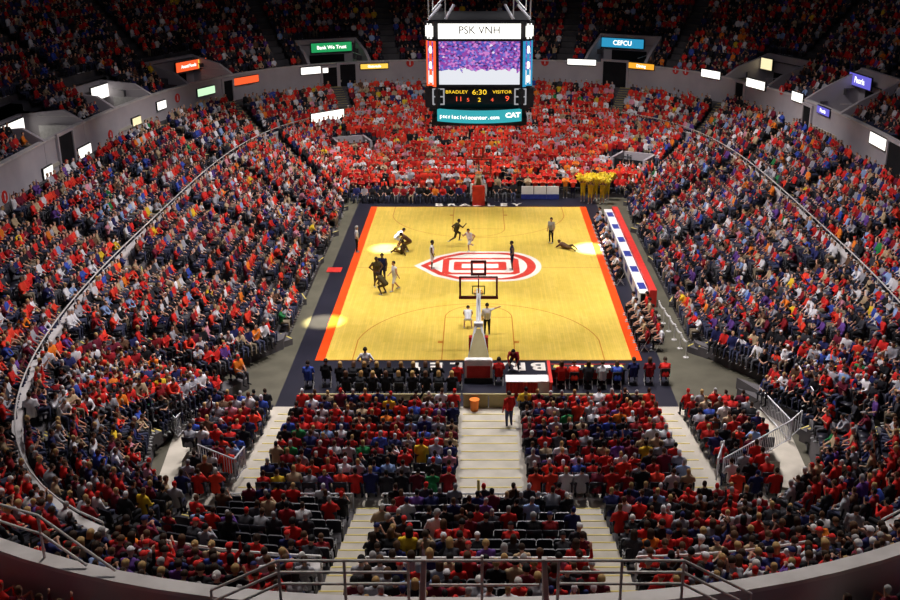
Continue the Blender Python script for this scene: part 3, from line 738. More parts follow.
# ------------------------------------------------------------------ choose who is built as an individual
def bvh_of(names):
    vs, fs = [], []
    for o in bpy.data.objects:
        if o.type == 'MESH' and o.name.split('.')[0] in names:
            n = len(vs); mw = Matrix.Translation(o.location); vs += [mw @ v.co for v in o.data.vertices]; fs += [tuple(i+n for i in p.vertices) for p in o.data.polygons]
    return BVHTree.FromPolygons(vs, fs)
BV = bvh_of({'wall_fascia', 'trim_coping', 'seating_deck_upper', 'wall_ring', 'trim_ring'})
def visible(d, dz):
    t = Vector((d['x'], d['y'], d['h'] + dz)); dr = t - CAM; L = dr.length
    r = BV.ray_cast(CAM, dr / L, L - .3); return r[0] is None
for d in PEOPLE:
    d['dist'] = (Vector((d['x'], d['y'], d['h']+1)) - CAM).length; q = proj((d['x'], d['y'], d['h'] + 1.1)); d['q'] = q
NIND = 246
cand = sorted([d for d in PEOPLE if d['dist'] < 45 and 4 < d['q'][0] < 896 and d['q'][1] < 597 and visible(d, 1.15)], key=lambda d: d['dist'])
ind = cand[:NIND]
for d in ind: d['ind'] = True
ORD = ['first', 'second', 'third', 'fourth', 'fifth', 'sixth', 'seventh', 'eighth', 'ninth', 'tenth', 'eleventh', 'twelfth', 'thirteenth', 'fourteenth', 'fifteenth', 'sixteenth', 'seventeenth', 'eighteenth',
       'nineteenth', 'twentieth', 'twenty-first', 'twenty-second', 'twenty-third', 'twenty-fourth', 'twenty-fifth', 'twenty-sixth', 'twenty-seventh', 'twenty-eighth', 'twenty-ninth', 'thirtieth'] + ['thirty-%s' % w for w in ('first','second','third','fourth','fifth','sixth','seventh','eighth','ninth')] + ['fortieth'] * 60
def sec_name(d):
    t = d['tier']; x = d['x']; sc = d['sec']
    same = [e for e in PEOPLE if e['tier'] == t and e['sec'] == sc]
    return t, sc
SECX = {}
for d in PEOPLE:
    if d['y'] < -10: SECX.setdefault((d['tier'], d['sec'], 'L' if d['x'] < -3.72 else 'R' if d['x'] > 3.72 else 'C') if d['tier'] in ('low', 'mid') and abs(d['x']) < 12 else (d['tier'], d['sec']), []).append(d)
for k, L in SECX.items():
    for d in L: d['skey'] = k
def block_names():
    out = {}
    for t, ph in (('mid', 'above rail'), ('low', 'below rail'), ('floor', 'on the floor'), ('deck', 'behind parapet')):
        ks = sorted([k for k in SECX if k[0] == t], key=lambda k: sum(e['x'] for e in SECX[k]) / len(SECX[k]))
        cen = [abs(sum(e['x'] for e in SECX[k]) / len(SECX[k])) for k in ks]
        ci = int(np.argmin(cen)) if ks else 0
        if t == 'floor': nm = ['outer left', 'inner left', 'inner right', 'outer right']
        elif t == 'deck': nm = ['block %s' % i for i in range(len(ks))]
        else: nm = None
        for i, k in enumerate(ks):
            if t == 'floor': out[k] = nm[i] + ' floor block'
            else:
                w = 'centre' if i == ci else (ORD[abs(i-ci)-1] + (' left' if i < ci else ' right'))
                out[k] = w + ' block ' + ph
    return out
BN = block_names()
rowsof = {}
for d in PEOPLE:
    if 'skey' in d and -5 < d['q'][0] < 905: rowsof.setdefault((d['skey'], d['row']), []).append(d)
def plabel(d):
    L = sorted(rowsof[(d['skey'], d['row'])], key=lambda e: e['q'][0]); i = L.index(d)
    garment = {'long': 'sweatshirt', 'short': 'T-shirt'}[d['dress']]
    return '%s, %s %s, %s from left, %s row, %s' % (d['hdesc'].replace('short ', '').replace('long ', '').replace(' in a bun', ''), d['top'], garment, ORD[i], ORD[d['row']], BN[d['skey']])

BODY = {}
def body(pose, dress, detail=True, fem=False):
    k = (pose, dress, fem)
    if k not in BODY: BODY[k] = body_mesh('person_body', pose, dress, .014, 5200, True, fem)
    return BODY[k]
HAIRM = {}
def hairm(k):
    if k not in HAIRM: HAIRM[k] = hair_mesh('hair_' + k, k)
    return HAIRM[k]
EYES = face_mesh()
PM = ['shirt', 'pants', 'skin', 'shoe']
def add_person(d, label, group=None, eyes=False, cat='person'):
    me, J = body(d['pose'], d['dress'])
    if not len(me.materials):
        for m in PM: me.materials.append(M[m])
    o = bpy.data.objects.new('person', me); C.objects.link(o)
    o.location = (d['x'], d['y'], d['h']); o.rotation_euler = (0, 0, d['rz']); o.scale = (d['s'],)*3
    o['top_color'] = list(d['tc']); o['trouser_color'] = list(d['pants']); o['skin_color'] = list(d['skin']); o['shoe_color'] = list(d['shoe'])
    tag(o, label, cat, group)
    if d['hk']:
        h = bpy.data.objects.new('cap' if d['hk'] == 'cap' else 'hair', hairm(d['hk'])); C.objects.link(h); h.parent = o; h.location = J['head']; h['hair_color'] = list(d['hcol'])
        if d['pose'] in ('lean', 'crouch', 'bend', 'lie'): h.rotation_euler = (-.35, 0, 0)
    if eyes:
        e = bpy.data.objects.new('eyes', EYES); C.objects.link(e); e.parent = o; e.location = J['head']
    return o
GR = {'mid': 'spectators above the silver rail', 'low': 'spectators below the silver rail', 'floor': 'spectators in the floor blocks', 'deck': 'spectators on the near upper deck'}
for d in ind: add_person(d, plabel(d), GR[d['tier']])

# ------------------------------------------------------------------ everybody else: one crowd
def crowd_object(people):
    tmpl = {}; V = []; F = []; COL = []; nv = 0
    groups = {}
    for d in people: groups.setdefault((d['pose'], d['dress'], d['dist'] < 50), []).append(d)
    for (pose, dress, near), L in groups.items():
        me, J = body_mesh('c', pose, dress, .032 if near else .045, 620 if near else 230, False, hairfaces=True)
        me.calc_loop_triangles(); n = len(me.vertices); v = np.empty(n*3); me.vertices.foreach_get('co', v); v = v.reshape(-1, 3)
        m = len(me.loop_triangles); t = np.empty(m*3, np.int32); me.loop_triangles.foreach_get('vertices', t); t = t.reshape(-1, 3)
        pi_ = np.empty(m, np.int32); me.loop_triangles.foreach_get('polygon_index', pi_)
        mi = np.empty(len(me.polygons), np.int32); me.polygons.foreach_get('material_index', mi); reg = mi[pi_]
        k = len(L); rz = np.array([d['rz'] for d in L]); s = np.array([d['s'] for d in L]); c, sn = np.cos(rz)*s, np.sin(rz)*s
        X = v[None, :, 0]*c[:, None] - v[None, :, 1]*sn[:, None] + np.array([d['x'] for d in L])[:, None]
        Y = v[None, :, 0]*sn[:, None] + v[None, :, 1]*c[:, None] + np.array([d['y'] for d in L])[:, None]
        Z = v[None, :, 2]*s[:, None] + np.array([d['h'] for d in L])[:, None]
        V.append(np.stack([X, Y, Z], 2).reshape(-1, 3)); F.append((t[None] + (np.arange(k)*n)[:, None, None] + nv).reshape(-1, 3)); nv += n*k
        pal = np.array([[d['tc'], d['pants'], d['skin'], d['shoe'], d['hcol']] for d in L])
        COL.append(pal[:, reg].reshape(-1, 3)); bpy.data.meshes.remove(me)
    V = np.concatenate(V); F = np.concatenate(F); COL = np.concatenate(COL)
    me = bpy.data.meshes.new('crowd'); me.vertices.add(len(V)); me.vertices.foreach_set('co', V.ravel())
    me.loops.add(len(F)*3); me.loops.foreach_set('vertex_index', F.ravel().astype(np.int32)); me.polygons.add(len(F))
    me.polygons.foreach_set('loop_start', np.arange(0, len(F)*3, 3, dtype=np.int32))
    me.polygons.foreach_set('use_smooth', np.ones(len(F), bool)); me.update(calc_edges=True)
    a = me.attributes.new('Col', 'FLOAT_COLOR', 'CORNER'); q = np.ones((len(F), 3, 4), np.float32); q[:, :, :3] = COL[:, None]; a.data.foreach_set('color', q.ravel())
    me.materials.append(M['crowd']); o = bpy.data.objects.new('crowd', me); C.objects.link(o); print('crowd tris', len(F)); return o
cr = crowd_object([d for d in PEOPLE if 'ind' not in d])
tag(cr, 'rest of the packed crowd in red and dark clothes filling every tier of the arena', 'crowd', None, 'stuff')

# ------------------------------------------------------------------ seats
def seat_parts():
    s = MB(); s.box((0, .24, .43), (.46, .40, .06)); s.box((0, .43, .415), (.44, .04, .08))
    k = MB(); 
    R = Matrix.Rotation(.16, 3, 'X')
    k.box((0, -.03, .68), (.47, .05, .44), 0, R); k.box((0, -.068, .90), (.40, .05, .05), 0, R)
    f = MB(); f.box((-.225, .15, .2), (.04, .28, .4)); f.box((.225, .15, .2), (.04, .28, .4)); f.box((0, .1, .385), (.45, .04, .04)); f.box((-.23, .17, .48), (.03, .04, .3)); f.box((.23, .17, .48), (.03, .04, .3)); f.box((-.235, .2, .6), (.035, .3, .035)); f.box((.235, .2, .6), (.035, .3, .035))
    return s, k, f
for d in SEATS:
    d['dist'] = (Vector((d['x'], d['y'], d['h']+.7)) - CAM).length; d['q'] = proj((d['x'], d['y'], d['h'] + .8))
taken = {(round(p['x'], 2), round(p['y'], 2)) for p in PEOPLE}
def seat_blocked(d): return not visible(d, .85)
sc_ = sorted([d for d in SEATS if d['y'] < -17 and d['dist'] < 50 and 2 < d['q'][0] < 898 and d['q'][1] < 598 and not seat_blocked(d)], key=lambda d: d['dist'] - (6 if (round(d['x'], 2), round(d['y'], 2)) not in taken else 0))
si = sc_[:270]
for d in si: d['ind'] = True
for d in SEATS:
    if d['y'] < -10:
        d['skey'] = (d['tier'], d['sec'], 'L' if d['x'] < -3.72 else 'R' if d['x'] > 3.72 else 'C') if d['tier'] in ('low', 'mid') and abs(d['x']) < 12 else (d['tier'], d['sec'])
srow = {}
for d in SEATS:
    if 'skey' in d and -5 < d['q'][0] < 905: srow.setdefault((d['skey'], d['row']), []).append(d)
sm, km, fm = [q.mesh(n, m) for q, n, m in zip(seat_parts(), ('seat', 'backrest', 'frame'), ('seat', 'seat', 'black'))]
for d in si:
    L = sorted(srow[(d['skey'], d['row'])], key=lambda e: e['q'][0]); i = L.index(d)
    emp = (round(d['x'], 2), round(d['y'], 2)) not in taken
    e = empty('stadium_seat', (d['x'], d['y'], d['h']), d['rz'], '%s black seat, %s from left, %s row, %s' % ('empty' if emp else 'occupied', ORD[i], ORD[d['row']], BN.get(d['skey'], 'side block')), 'seat', 'black seats in the near blocks')
    for n, m in (('seat', sm), ('backrest', km), ('frame', fm)):
        o = bpy.data.objects.new(n, m); C.objects.link(o); o.parent = e
def merge_inst(name, mb, L, mat):
    v = np.array(mb.v); n = len(v); f = np.array(mb.f); k = len(L)
    rz = np.array([d['rz'] for d in L]); c, s = np.cos(rz), np.sin(rz)
    X = v[None, :, 0]*c[:, None] - v[None, :, 1]*s[:, None] + np.array([d['x'] for d in L])[:, None]
    Y = v[None, :, 0]*s[:, None] + v[None, :, 1]*c[:, None] + np.array([d['y'] for d in L])[:, None]
    Z = np.repeat(v[None, :, 2], k, 0) + np.array([d['h'] for d in L])[:, None]
    Vv = np.stack([X, Y, Z], 2).reshape(-1, 3); F = (f[None] + (np.arange(k)*n)[:, None, None]).reshape(-1, 4)
    me = bpy.data.meshes.new(name); me.vertices.add(len(Vv)); me.vertices.foreach_set('co', Vv.ravel()); me.loops.add(F.size); me.loops.foreach_set('vertex_index', F.ravel().astype(np.int32))
    me.polygons.add(len(F)); me.polygons.foreach_set('loop_start', np.arange(0, F.size, 4, dtype=np.int32)); me.update(calc_edges=True); me.materials.append(M[mat])
    o = bpy.data.objects.new(name, me); C.objects.link(o); return o
sb = MB(); s_, k_, f_ = seat_parts(); sb.add(s_.v[:8], s_.f[:6]); sb.add(k_.v[:8], k_.f[:6])
so = merge_inst('stadium_seats', sb, [d for d in SEATS if 'ind' not in d], 'seat')
tag(so, 'rows of dark seats under the rest of the crowd all around the bowl', 'seats', None, 'stuff')
# ------------------------------------------------------------------ centre-hung scoreboard
def screen_mat():
    m = bpy.data.materials.new('video_screen'); m.use_nodes = True; nt = m.node_tree; b = nt.nodes['Principled BSDF']; b.inputs['Base Color'].default_value = (.01,.01,.01,1)
    L = nt.links.new; N = nt.nodes.new
    tc = N('ShaderNodeTexCoord'); sep = N('ShaderNodeSeparateXYZ'); L(tc.outputs['Object'], sep.inputs[0])
    vo = N('ShaderNodeTexVoronoi'); vo.inputs['Scale'].default_value = 10.5; L(tc.outputs['Object'], vo.inputs['Vector'])
    r1 = N('ShaderNodeValToRGB'); r1.color_ramp.interpolation = 'CONSTANT'; e = r1.color_ramp.elements
    e[0].color = (.05,.02,.16,1); e[1].position = .9; e[1].color = (.85,.75,.95,1)
    for p, c in ((.25,(.30,.06,.38,1)), (.45,(.10,.10,.5,1)), (.6,(.62,.22,.62,1)), (.75,(.25,.2,.65,1))): x = e.new(p); x.color = c
    L(vo.outputs['Color'], r1.inputs['Fac'])
    n = N('ShaderNodeTexNoise'); n.inputs['Scale'].default_value = 2.3; n.inputs['Detail'].default_value = 3; L(tc.outputs['Object'], n.inputs['Vector'])
    a = N('ShaderNodeMath'); a.operation = 'MULTIPLY_ADD'; L(n.outputs['Fac'], a.inputs[0]); a.inputs[1].default_value = .9; L(sep.outputs['Z'], a.inputs[2])
    st = N('ShaderNodeMath'); st.operation = 'LESS_THAN'; L(a.outputs[0], st.inputs[0]); st.inputs[1].default_value = .05
    mx = N('ShaderNodeMix'); mx.data_type = 'RGBA'; L(st.outputs[0], mx.inputs[0]); L(r1.outputs['Color'], mx.inputs[6]); mx.inputs[7].default_value = (.80,.82,.88,1)
    L(mx.outputs[2], b.inputs['Emission Color']); b.inputs['Emission Strength'].default_value = 1.0
    return m
M['screen'] = screen_mat()
EM['dim'] = emis('weak_glow_frame', (.75,.75,.8), .45); EM['teal'] = emis('sign_teal', (.03,.42,.48), .95); EM['led_yellow'] = emis('led_yellow', (1,.62,.03), 1.4); EM['led_red'] = emis('led_red', (1,.10,.04), 1.4)
sbd = empty('scoreboard', (.05, 0, 9.80), 0, 'large centre-hung scoreboard with video screens and a teal curved banner below, above the court', 'scoreboard')
b = MB(); b.box((0,0,2.95), (4.5,4.5,5.3)); b.build('core', 'black', sbd)
b = MB()
for z in (.62, 1.98, 4.72, 5.72):
    for a in range(4):
        R = Matrix.Rotation(a*pi/2, 3, 'Z'); b.box(R @ Vector((0,-2.35,z)), (4.9,.16,.12), 0, R)
for a in range(4):
    R = Matrix.Rotation(a*pi/2 + pi/4, 3, 'Z'); b.box(R @ Vector((0,-3.25,5.22)), (.75,.2,1.1), 0, R); b.box(R @ Vector((0,-3.2,1.3)), (.9,.2,1.2), 0, R); b.box(R @ Vector((0,-3.1,3.3)), (.75,.3,2.9), 0, R)
b.box((0,0,5.80), (4.8,4.8,.10)); b.build('frame', 'black', sbd)
for a in range(4):
    R = Matrix.Rotation(a*pi/2, 3, 'Z'); q = a*pi/2
    def face(name, z, w, h, y, mat):
        b = MB(); b.box((0, 0, 0), (w, .06, h)); o = b.build(name, mat, sbd); o.location = R @ Vector((0, -y, z)); o.rotation_euler = (0,0,q); return o
    f = face('top_banner', 5.22, 4.72, .86, 2.46, EM['white']); text('PSK VNH', 'lettering', (0,-.045,.05), .62, 'black', f, rot=(pi/2,0,0), sx=.8)
    face('video_screen', 3.38, 4.55, 2.5, 2.44, M['screen'])
    f = face('score_panel', 1.42, 3.35, .92, 2.44, 'black')
    for t, x, z, s, mt in (('BRADLEY', -1.1, .27, .26, 'led_yellow'), ('VISITOR', 1.1, .27, .26, 'led_yellow'), ('6:30', .0, .25, .42, 'led_yellow'), ('2', 0, -.2, .34, 'led_yellow'), ('11', -1.0, -.15, .4, 'led_red'),
                          ('9', 1.35, -.13, .44, 'led_red'), ('5', -.55, -.2, .3, 'led_red'), ('4', .62, -.2, .3, 'led_red')):
        text(t, 'led_digits', (x, -.045, z), s, EM[mt], f, rot=(pi/2,0,0))
    b = MB(); n = 24; o = []
    for i in range(n+1):
        x = -2.05 + 4.1*i/n; y = (-2.45 if a % 2 == 0 else -2.0) - (.75 if a % 2 == 0 else .02)*(1-(x/2.3)**2)
        o += [(x,y,-.02), (x,y,.72), (x,y+.12,.72), (x,y+.12,-.02)]
    b.add(o, [(4*i+k, 4*i+(k+1)%4, 4*(i+1)+(k+1)%4, 4*(i+1)+k)[::-1] for i in range(n) for k in range(4)])
    tb = b.build('curved_banner', EM['teal'], sbd); tb.rotation_euler = (0,0,q)
    s = 'peoriaciviccenter.com'
    for i, ch in enumerate(s if a % 2 == 0 else ''):
        x = -1.85 + 2.7*i/(len(s)-1); y = -2.47 - .75*(1-(x/2.3)**2); text(ch, 'lettering', (x, y, .32), .32, EM['white'], tb, rot=(pi/2,0,atan2(-(-2*.75*x/2.3**2)*-1, 1)), bold=.008)
    if a % 2 == 0: text('CAT', 'lettering', (1.62, -2.90, .40), .38, EM['white'], tb, rot=(pi/2,0,.27), bold=.02)
    b = MB(); b.box((0,.02,-.26), (4.3,.3,.5)); f = b.build('lower_fascia', 'black', sbd); f.location = R @ Vector((0,-2.2,.15)); f.rotation_euler = (0,0,q)
    for s in ((-1, 1) if a % 2 == 0 else ()):
        b = MB()
        for dx in (-.26,.26): b.box((dx,0,0), (.07,.06,.95))
        for dz in (-.45,0,.45): b.box((0,0,dz), (.55,.06,.07))
        f = b.build('white_speaker_frame', EM['dim'], sbd); f.location = R @ Vector((s*1.98,-2.5,1.42)); f.rotation_euler = (0,0,q)  # frames given a weak glow of their own to come out white
    R2 = Matrix.Rotation(a*pi/2 + pi/4, 3, 'Z')
    for z, h, w, mt, nm in ((5.22,.62,.5,EM['white'],'corner_light'), (3.35,2.7,.62,EM['red'] if a in (3,1) else EM['blue'],'corner_panel')):
        b = MB(); b.box((0,0,0), (w,.06,h)); f = b.build(nm, mt, sbd); f.location = R2 @ Vector((0,-3.36 if z > 5 else -3.28, z)); f.rotation_euler = (0,0,q+pi/4)
        if nm == 'corner_panel':
            for k, zz in enumerate((-.9,-.1,.8)): b = MB(); b.ball((0,-.02,zz), .16, 0, 8, 6, (.9,.3,1.5)); b.build('panel_emblem', EM['white'], f)
for i, (x, y) in enumerate(((-2.4,-2.4), (2.4,-2.4), (-2.4,2.4), (2.4,2.4), (-1.6,-2.4), (1.6,-2.4))):
    b = MB(); b.tube([(x, y, 5.9), (x*1.05, y*1.05, 18)], .03, 6); b.build('hoist_cable', 'metal', sbd)
    b = MB(); b.tube([(x, y, 5.9), (x*.75, y*.9, 6.7)], .07, 6); b.build('lifting_bracket', 'white', sbd)

sbd.scale = (1.16, 1.16, .94)
# ------------------------------------------------------------------ basketball goals
def goal(y, rz, label):
    e = empty('basketball_goal', (0, y, 0), rz, label, 'basketball hoop')
    # local frame: origin under the backboard, +Y towards mid court, unit extends to -Y
    b = MB(); b.box((0,-2.9,.16), (1.35,2.1,.24)); b.build('base', 'black', e)
    for s in (-1, 1):
        for yy in (-3.6,-2.2):
            b = MB(); b.tube([(s*.6-.04,yy,.09), (s*.6+.04,yy,.09)], .09, 12); b.build('wheel', 'black', e)
    b = MB(); b.box((0,-3.75,.62), (1.3,.28,1.1)); b.box((0,-3.75,1.18), (1.2,.24,.08)); f = b.build('rear_padding', 'whitecloth', e)
    b = MB(); b.box((0,-3.905,.6), (1.1,.04,.6)); b.build('red_emblem', 'red', f)
    b = MB(); b.box((0,-1.78,.78), (.95,.3,1.5)); b.build('front_padding', 'red', e)
    b = MB()
    for s in (-1, 1): b.tube([(s*.55,-3.5,.28), (s*.12,-2.05,2.25)], .07, 8); b.tube([(s*.5,-2.0,.28), (s*.12,-1.95,2.25)], .06, 8); b.tube([(s*.09,-2.05,2.25),(s*.07,-.35,3.5)], .03, 8)
    b.box((0,-2.0,2.25), (.45,.3,.22)); b.tube([(0,-2.0,2.3),(0,-.3,3.2)], .05, 8); b.build('mast', 'white', e)
    b = MB(); b.add([(-.52,-3.3,.95), (.52,-3.3,.95), (.14,-2.2,2.1), (-.14,-2.2,2.1), (-.52,-3.2,.9), (.52,-3.2,.9), (.14,-2.1,2.0), (-.14,-2.1,2.0)], [(0,1,2,3),(7,6,5,4),(0,4,5,1),(1,5,6,2),(2,6,7,3),(3,7,4,0)]); b.build('mast_cover', 'tanpanel', e)
    gl = node_mat('backboard_glass', (.95,.97,1), .03); gl.node_tree.nodes['Principled BSDF'].inputs['Transmission Weight'].default_value = 1.0; gl.node_tree.nodes['Principled BSDF'].inputs['IOR'].default_value = 1.02
    b = MB(); b.box((0,0,3.43), (1.80,.03,1.04)); bb = b.build('backboard', gl, e)
    b = MB()
    for s in (-1, 1): b.box((s*.91,0,3.43), (.10,.08,1.10))
    b.box((0,0,3.96), (1.88,.08,.07)); b.box((0,0,2.89), (1.95,.12,.14)); b.box((0,-.05,3.4), (.06,.06,1.0)); b.build('padded_edge', 'maroonpad', bb)
    b = MB()
    for s in (-1, 1): b.box((s*.30,.02,3.27), (.05,.01,.45))
    b.box((0,.02,3.07), (.6,.01,.05)); b.box((0,.02,3.48), (.6,.01,.05)); b.build('target_square', 'white', bb)
    b = MB(); n = 20
    b.tube([(.23*cos(2*pi*i/n), .38+.23*sin(2*pi*i/n), 3.05) for i in range(n+1)], .018, 6); b.box((0,.08,3.05), (.16,.18,.05)); rim = b.build('rim', 'amber', e)
    b = MB()
    for i in range(12):
        a0 = 2*pi*i/12
        for s in (-1, 1): b.tube([(.23*cos(a0), .38+.23*sin(a0), 3.05), (.17*cos(a0+s*.26), .38+.17*sin(a0+s*.26), 2.85), (.12*cos(a0+s*.52), .38+.12*sin(a0+s*.52), 2.63)], .006, 4)
    b.build('net', 'white', rim)
    b = MB()
    for s in (-1, 1): b.box((s*.33,-.05,4.45), (.11,.10,.76)); b.box((0,-.05,4.45+s*.33), (.70,.10,.11))
    b.tube([(0,-.05,3.96),(0,-.05,4.1)], .03); sc = b.build('shot_clock', 'maroonpad', e)
    b = MB(); b.box((0,-.02,4.45), (.60,.02,.60)); b.build('clock_face', gl, sc)
    return e
M['maroonpad'] = noisy('maroon_edge_padding', (.16,.02,.02), (.22,.03,.03), 4, .6)
goal(-L2+1.22, 0, 'near basketball goal seen from behind, with white and red padded base')
goal(L2-1.22, pi, 'far basketball goal facing the camera, with red padded base below the student section')

# ------------------------------------------------------------------ tables, boards, barriers round the court
def folding_chair(x, y, rz, label, z=0.02):
    e = empty('folding_chair', (x, y, z), rz, label, 'chair', 'black folding chairs at the court side')
    b = MB(); b.box((0,.2,.43), (.42,.40,.045)); b.build('seat', 'black', e)
    b = MB(); b.box((0,-.03,.72), (.42,.04,.26)); b.build('backrest', 'black', e)
    for s in (-1, 1):
        b = MB(); b.tube([(s*.2,-.04,.84), (s*.2,.36,.0)], .014, 6); b.build('leg', 'metal', e)
        b = MB(); b.tube([(s*.2,.30,.43), (s*.2,-.06,.0)], .014, 6); b.build('leg', 'metal', e)
t = empty('skirted_table', (2.25, -18.1, .02), 0, 'small table with a red pleated skirt and white top behind the near goal', 'table')
b = MB(); b.box((0,0,.74), (2.0,.75,.04)); b.build('tabletop', 'whitecloth', t)
b = MB(); pts = []
n = 60
for i in range(n+1):
    x = -.99 + 1.98*i/n; pts.append((x, -.37 + .025*sin(i*1.3)))
o = []
for x, y in pts: o += [(x,y,.0), (x,y,.71), (x,y+.02,.71), (x,y+.02,0)]
b.add(o, [(4*i+k, 4*i+(k+1)%4, 4*(i+1)+(k+1)%4, 4*(i+1)+k) for i in range(n) for k in range(4)]); b.build('red_skirt', 'red', t)
for sx in (-.9,.9):
    for sy in (-.28,.28): b = MB(); b.tube([(sx,sy,0),(sx,sy,.72)], .018); b.build('leg', 'metal', t)
b = MB(); b.box((.72,-.02,.775), (.52,.72,.02)); b.box((.72,-.41,.42), (.52,.02,.72)); tag(b.build('white_cloth', 'whitecloth', None, (2.25,-18.1,.02)), 'white cloth draped over the right end of the red skirted table', 'cloth')
t = empty('press_table', (5.15, -16.85, .02), 0, 'long black press table with a red front along the near baseline', 'table')
b = MB(); b.box((0,0,.74), (3.6,.6,.04)); b.build('tabletop', 'black', t)
b = MB(); b.box((0,.31,.40), (3.6,.04,.76)); b.build('red_front_panel', 'red', t)
for sx in (-1.7,1.7): b = MB(); b.box((sx,0,.36), (.04,.5,.72)); b.build('side_panel', 'black', t)
for i, x in enumerate((3.75,4.6,5.2,6.0,6.6)):
    b = MB(); b.box((0,0,.004), (.42,.3,.008)); o = b.build('paper_sheets', 'whitecloth' if i % 2 else 'yellow', None, (x, -16.8, .785)); o.rotation_euler.z = .1*(i-2)
    tag(o, '%s sheet of papers on the near press table, %s from left' % ('white' if i % 2 else 'yellow', ORD[i]), 'paper', 'papers on the near press table')
b = MB(); b.box((3.28,-17.9,.5), (.08,2.4,1.0)); b.box((3.28,-17.9,1.02), (.14,2.45,.05)); tag(b.build('red_partition', 'red'), 'low red partition at the left end of the near press table', 'partition')
# long scorers' table on the right side
t = empty('scorers_table', (9.3, 2.0, .0), 0, "long scorers' table with white and blue top and red backing along the right sideline", 'table')
b = MB(); b.box((0,0,.80), (.55,17.6,.06)); b.build('white_top', 'whitecloth', t)
b = MB(); b.box((.50,0,.50), (.40,17.7,1.0)); b.build('red_backing', 'red', t)
b = MB()
for k in range(6): b = MB(); b.box((.02,-7.6+3.0*k,.835), (.42,1.1,.012)); b.build('blue_top_panel', 'seatblue', t)
b = MB(); b.box((-.22,0,.39), (.06,17.6,.76)); f = b.build('white_front', 'whitecloth', t)
for k in range(8): b = MB(); b.box((-.256,-7.4+2.1*k,.42), (.012,.9,.4)); b.build('blue_emblem', 'seatblue', f)
b = MB()
for k in range(9): b.box((.1,-8.4+2.1*k,.385), (.5,.05,.77))
b.build('support', 'black', t)
# board at the far baseline
t = empty('advertising_board', (4.75, 16.4, 0), 0, 'white and blue panelled board beside the far goal', 'board')
for k in range(3): b = MB(); b.box(((k-1)*.98,0,.80), (.92,.10,.62)); b.build('white_panel', 'whitecloth', t); b = MB(); b.box(((k-1)*.98,-.0,.28), (.96,.12,.4)); b.build('blue_panel', 'seatblue', t)
# mats
b = MB(); b.box((0,0,.012), (.9,.9,.02)); o = b.build('floor_mat', 'red', None, (-8.95,-.4,.018)); tag(o, 'small red mat on the black apron left of the court', 'mat')
# rope barrier on the right
t = empty('rope_barrier', (9.9,-10.6,0), 0, 'row of short posts with a white ball rope beside the right walkway', 'barrier')
pr = [Vector((0,2.4-1.15*k,0)) + Vector((.09*k,0,0)) for k in range(6)]
for p in pr: b = MB(); b.tube([p, p+Vector((0,0,.9))], .025); b.tube([p, p+Vector((0,0,.03))], .14, 12); b.build('post', 'metal', t)
b = MB()
for i in range(5):
    for j in range(7): q = pr[i].lerp(pr[i+1], j/7) + Vector((0,0,.85 - .12*sin(pi*j/7))); b.ball(q, .055, 0, 6, 5)
b.build('ball_rope', 'whitecloth', t)
# picket barriers
def picket(pa, pb, hh, name, label, rails=(0.06,), step=.14, mat='white', group=None, split=None):
    pa = Vector(pa); pb = Vector(pb); e = empty(name, pa, 0, label, 'barrier', group); d = pb - pa; L = Vector((d.x,d.y,0)).length; n = max(2, int(L/step))
    b = MB(); b.tube([(0,0,hh), d+Vector((0,0,hh))], .03, 6); b.build('top_rail', mat, e)
    b = MB(); b.tube([(0,0,.08), d+Vector((0,0,.08))], .02, 6); b.build('bottom_rail', mat, e)
    b = MB()
    for i in range(n+1): q = d*(i/n); b.tube([q+Vector((0,0,.08)), q+Vector((0,0,hh))], .014, 4)
    b.build('pickets', mat, e)
    m = max(1, round(L/2.2))
    for i in range(m+1): q = d*(i/m); b = MB(); b.tube([q, q+Vector((0,0,hh+.02))], .03, 6); b.build('post', mat, e)
G = 'white picket barriers in the near stands'
picket((-3.3,-30.2,1.24), (3.25,-30.2,1.24), .72, 'picket_barrier', 'white picket barrier across the foot of the centre block below the centre aisle', group=G)
picket((-8.6,-30.2,1.24), (-4.35,-30.2,1.24), .72, 'picket_barrier', 'white picket barrier left of the near stairs, in front of the half-empty block', group=G)
picket(P(201,411,.15), P(178,438,.2), .95, 'picket_barrier', 'tall white picket barrier beside the pale ramp left of the floor blocks', group=G)
picket(P(163,371,1.3), P(156,412,1.3), .9, 'picket_barrier', 'white picket barrier at the top side of the left corner tunnel', group=G)
picket(P(178,438,.2), P(166,424,.5), .9, 'picket_barrier', 'short white picket barrier closing the left corner tunnel', group=G)
picket(P(758,407,.15), P(788,440,.2), .95, 'picket_barrier', 'tall white picket barrier beside the pale ramp right of the floor blocks', group=G)
picket(P(797,385,1.3), P(811,410,1.3), .9, 'picket_barrier', 'white picket barrier at the outer side of the right corner tunnel', group=G)
picket(P(788,440,.2), P(800,430,.5), .9, 'picket_barrier', 'short white picket barrier closing the right corner tunnel', group=G)
picket(P(200,466,1.25), P(236,481,1.3), .9, 'picket_barrier', 'white picket barrier behind the outer left floor block', group=G)
picket(P(236,481,1.3), P(246,468,1.2), .9, 'picket_barrier', 'short return of the white picket barrier behind the outer left floor block', group=G)
picket(P(716,480,1.25), P(722,462,1.2), .9, 'picket_barrier', 'short white picket barrier beside the right floor aisle', group=G)
picket(P(722,480,1.3), P(790,440,1.1), .9, 'picket_barrier', 'long white picket barrier behind the outer right floor block', group=G)
# pale ramps beside the outer floor blocks
struct(MB().poly([(-13.3,-18.6), (-11.75,-18.6), (-11.0,-26.5), (-12.4,-27)][::1], 0, .10).build('floor_ramp_left', 'tan'))
struct(MB().poly([(12.1,-18.6), (13.5,-18.6), (12.9,-27), (11.4,-26.5)][::1], 0, .10).build('floor_ramp_right', 'tan'))
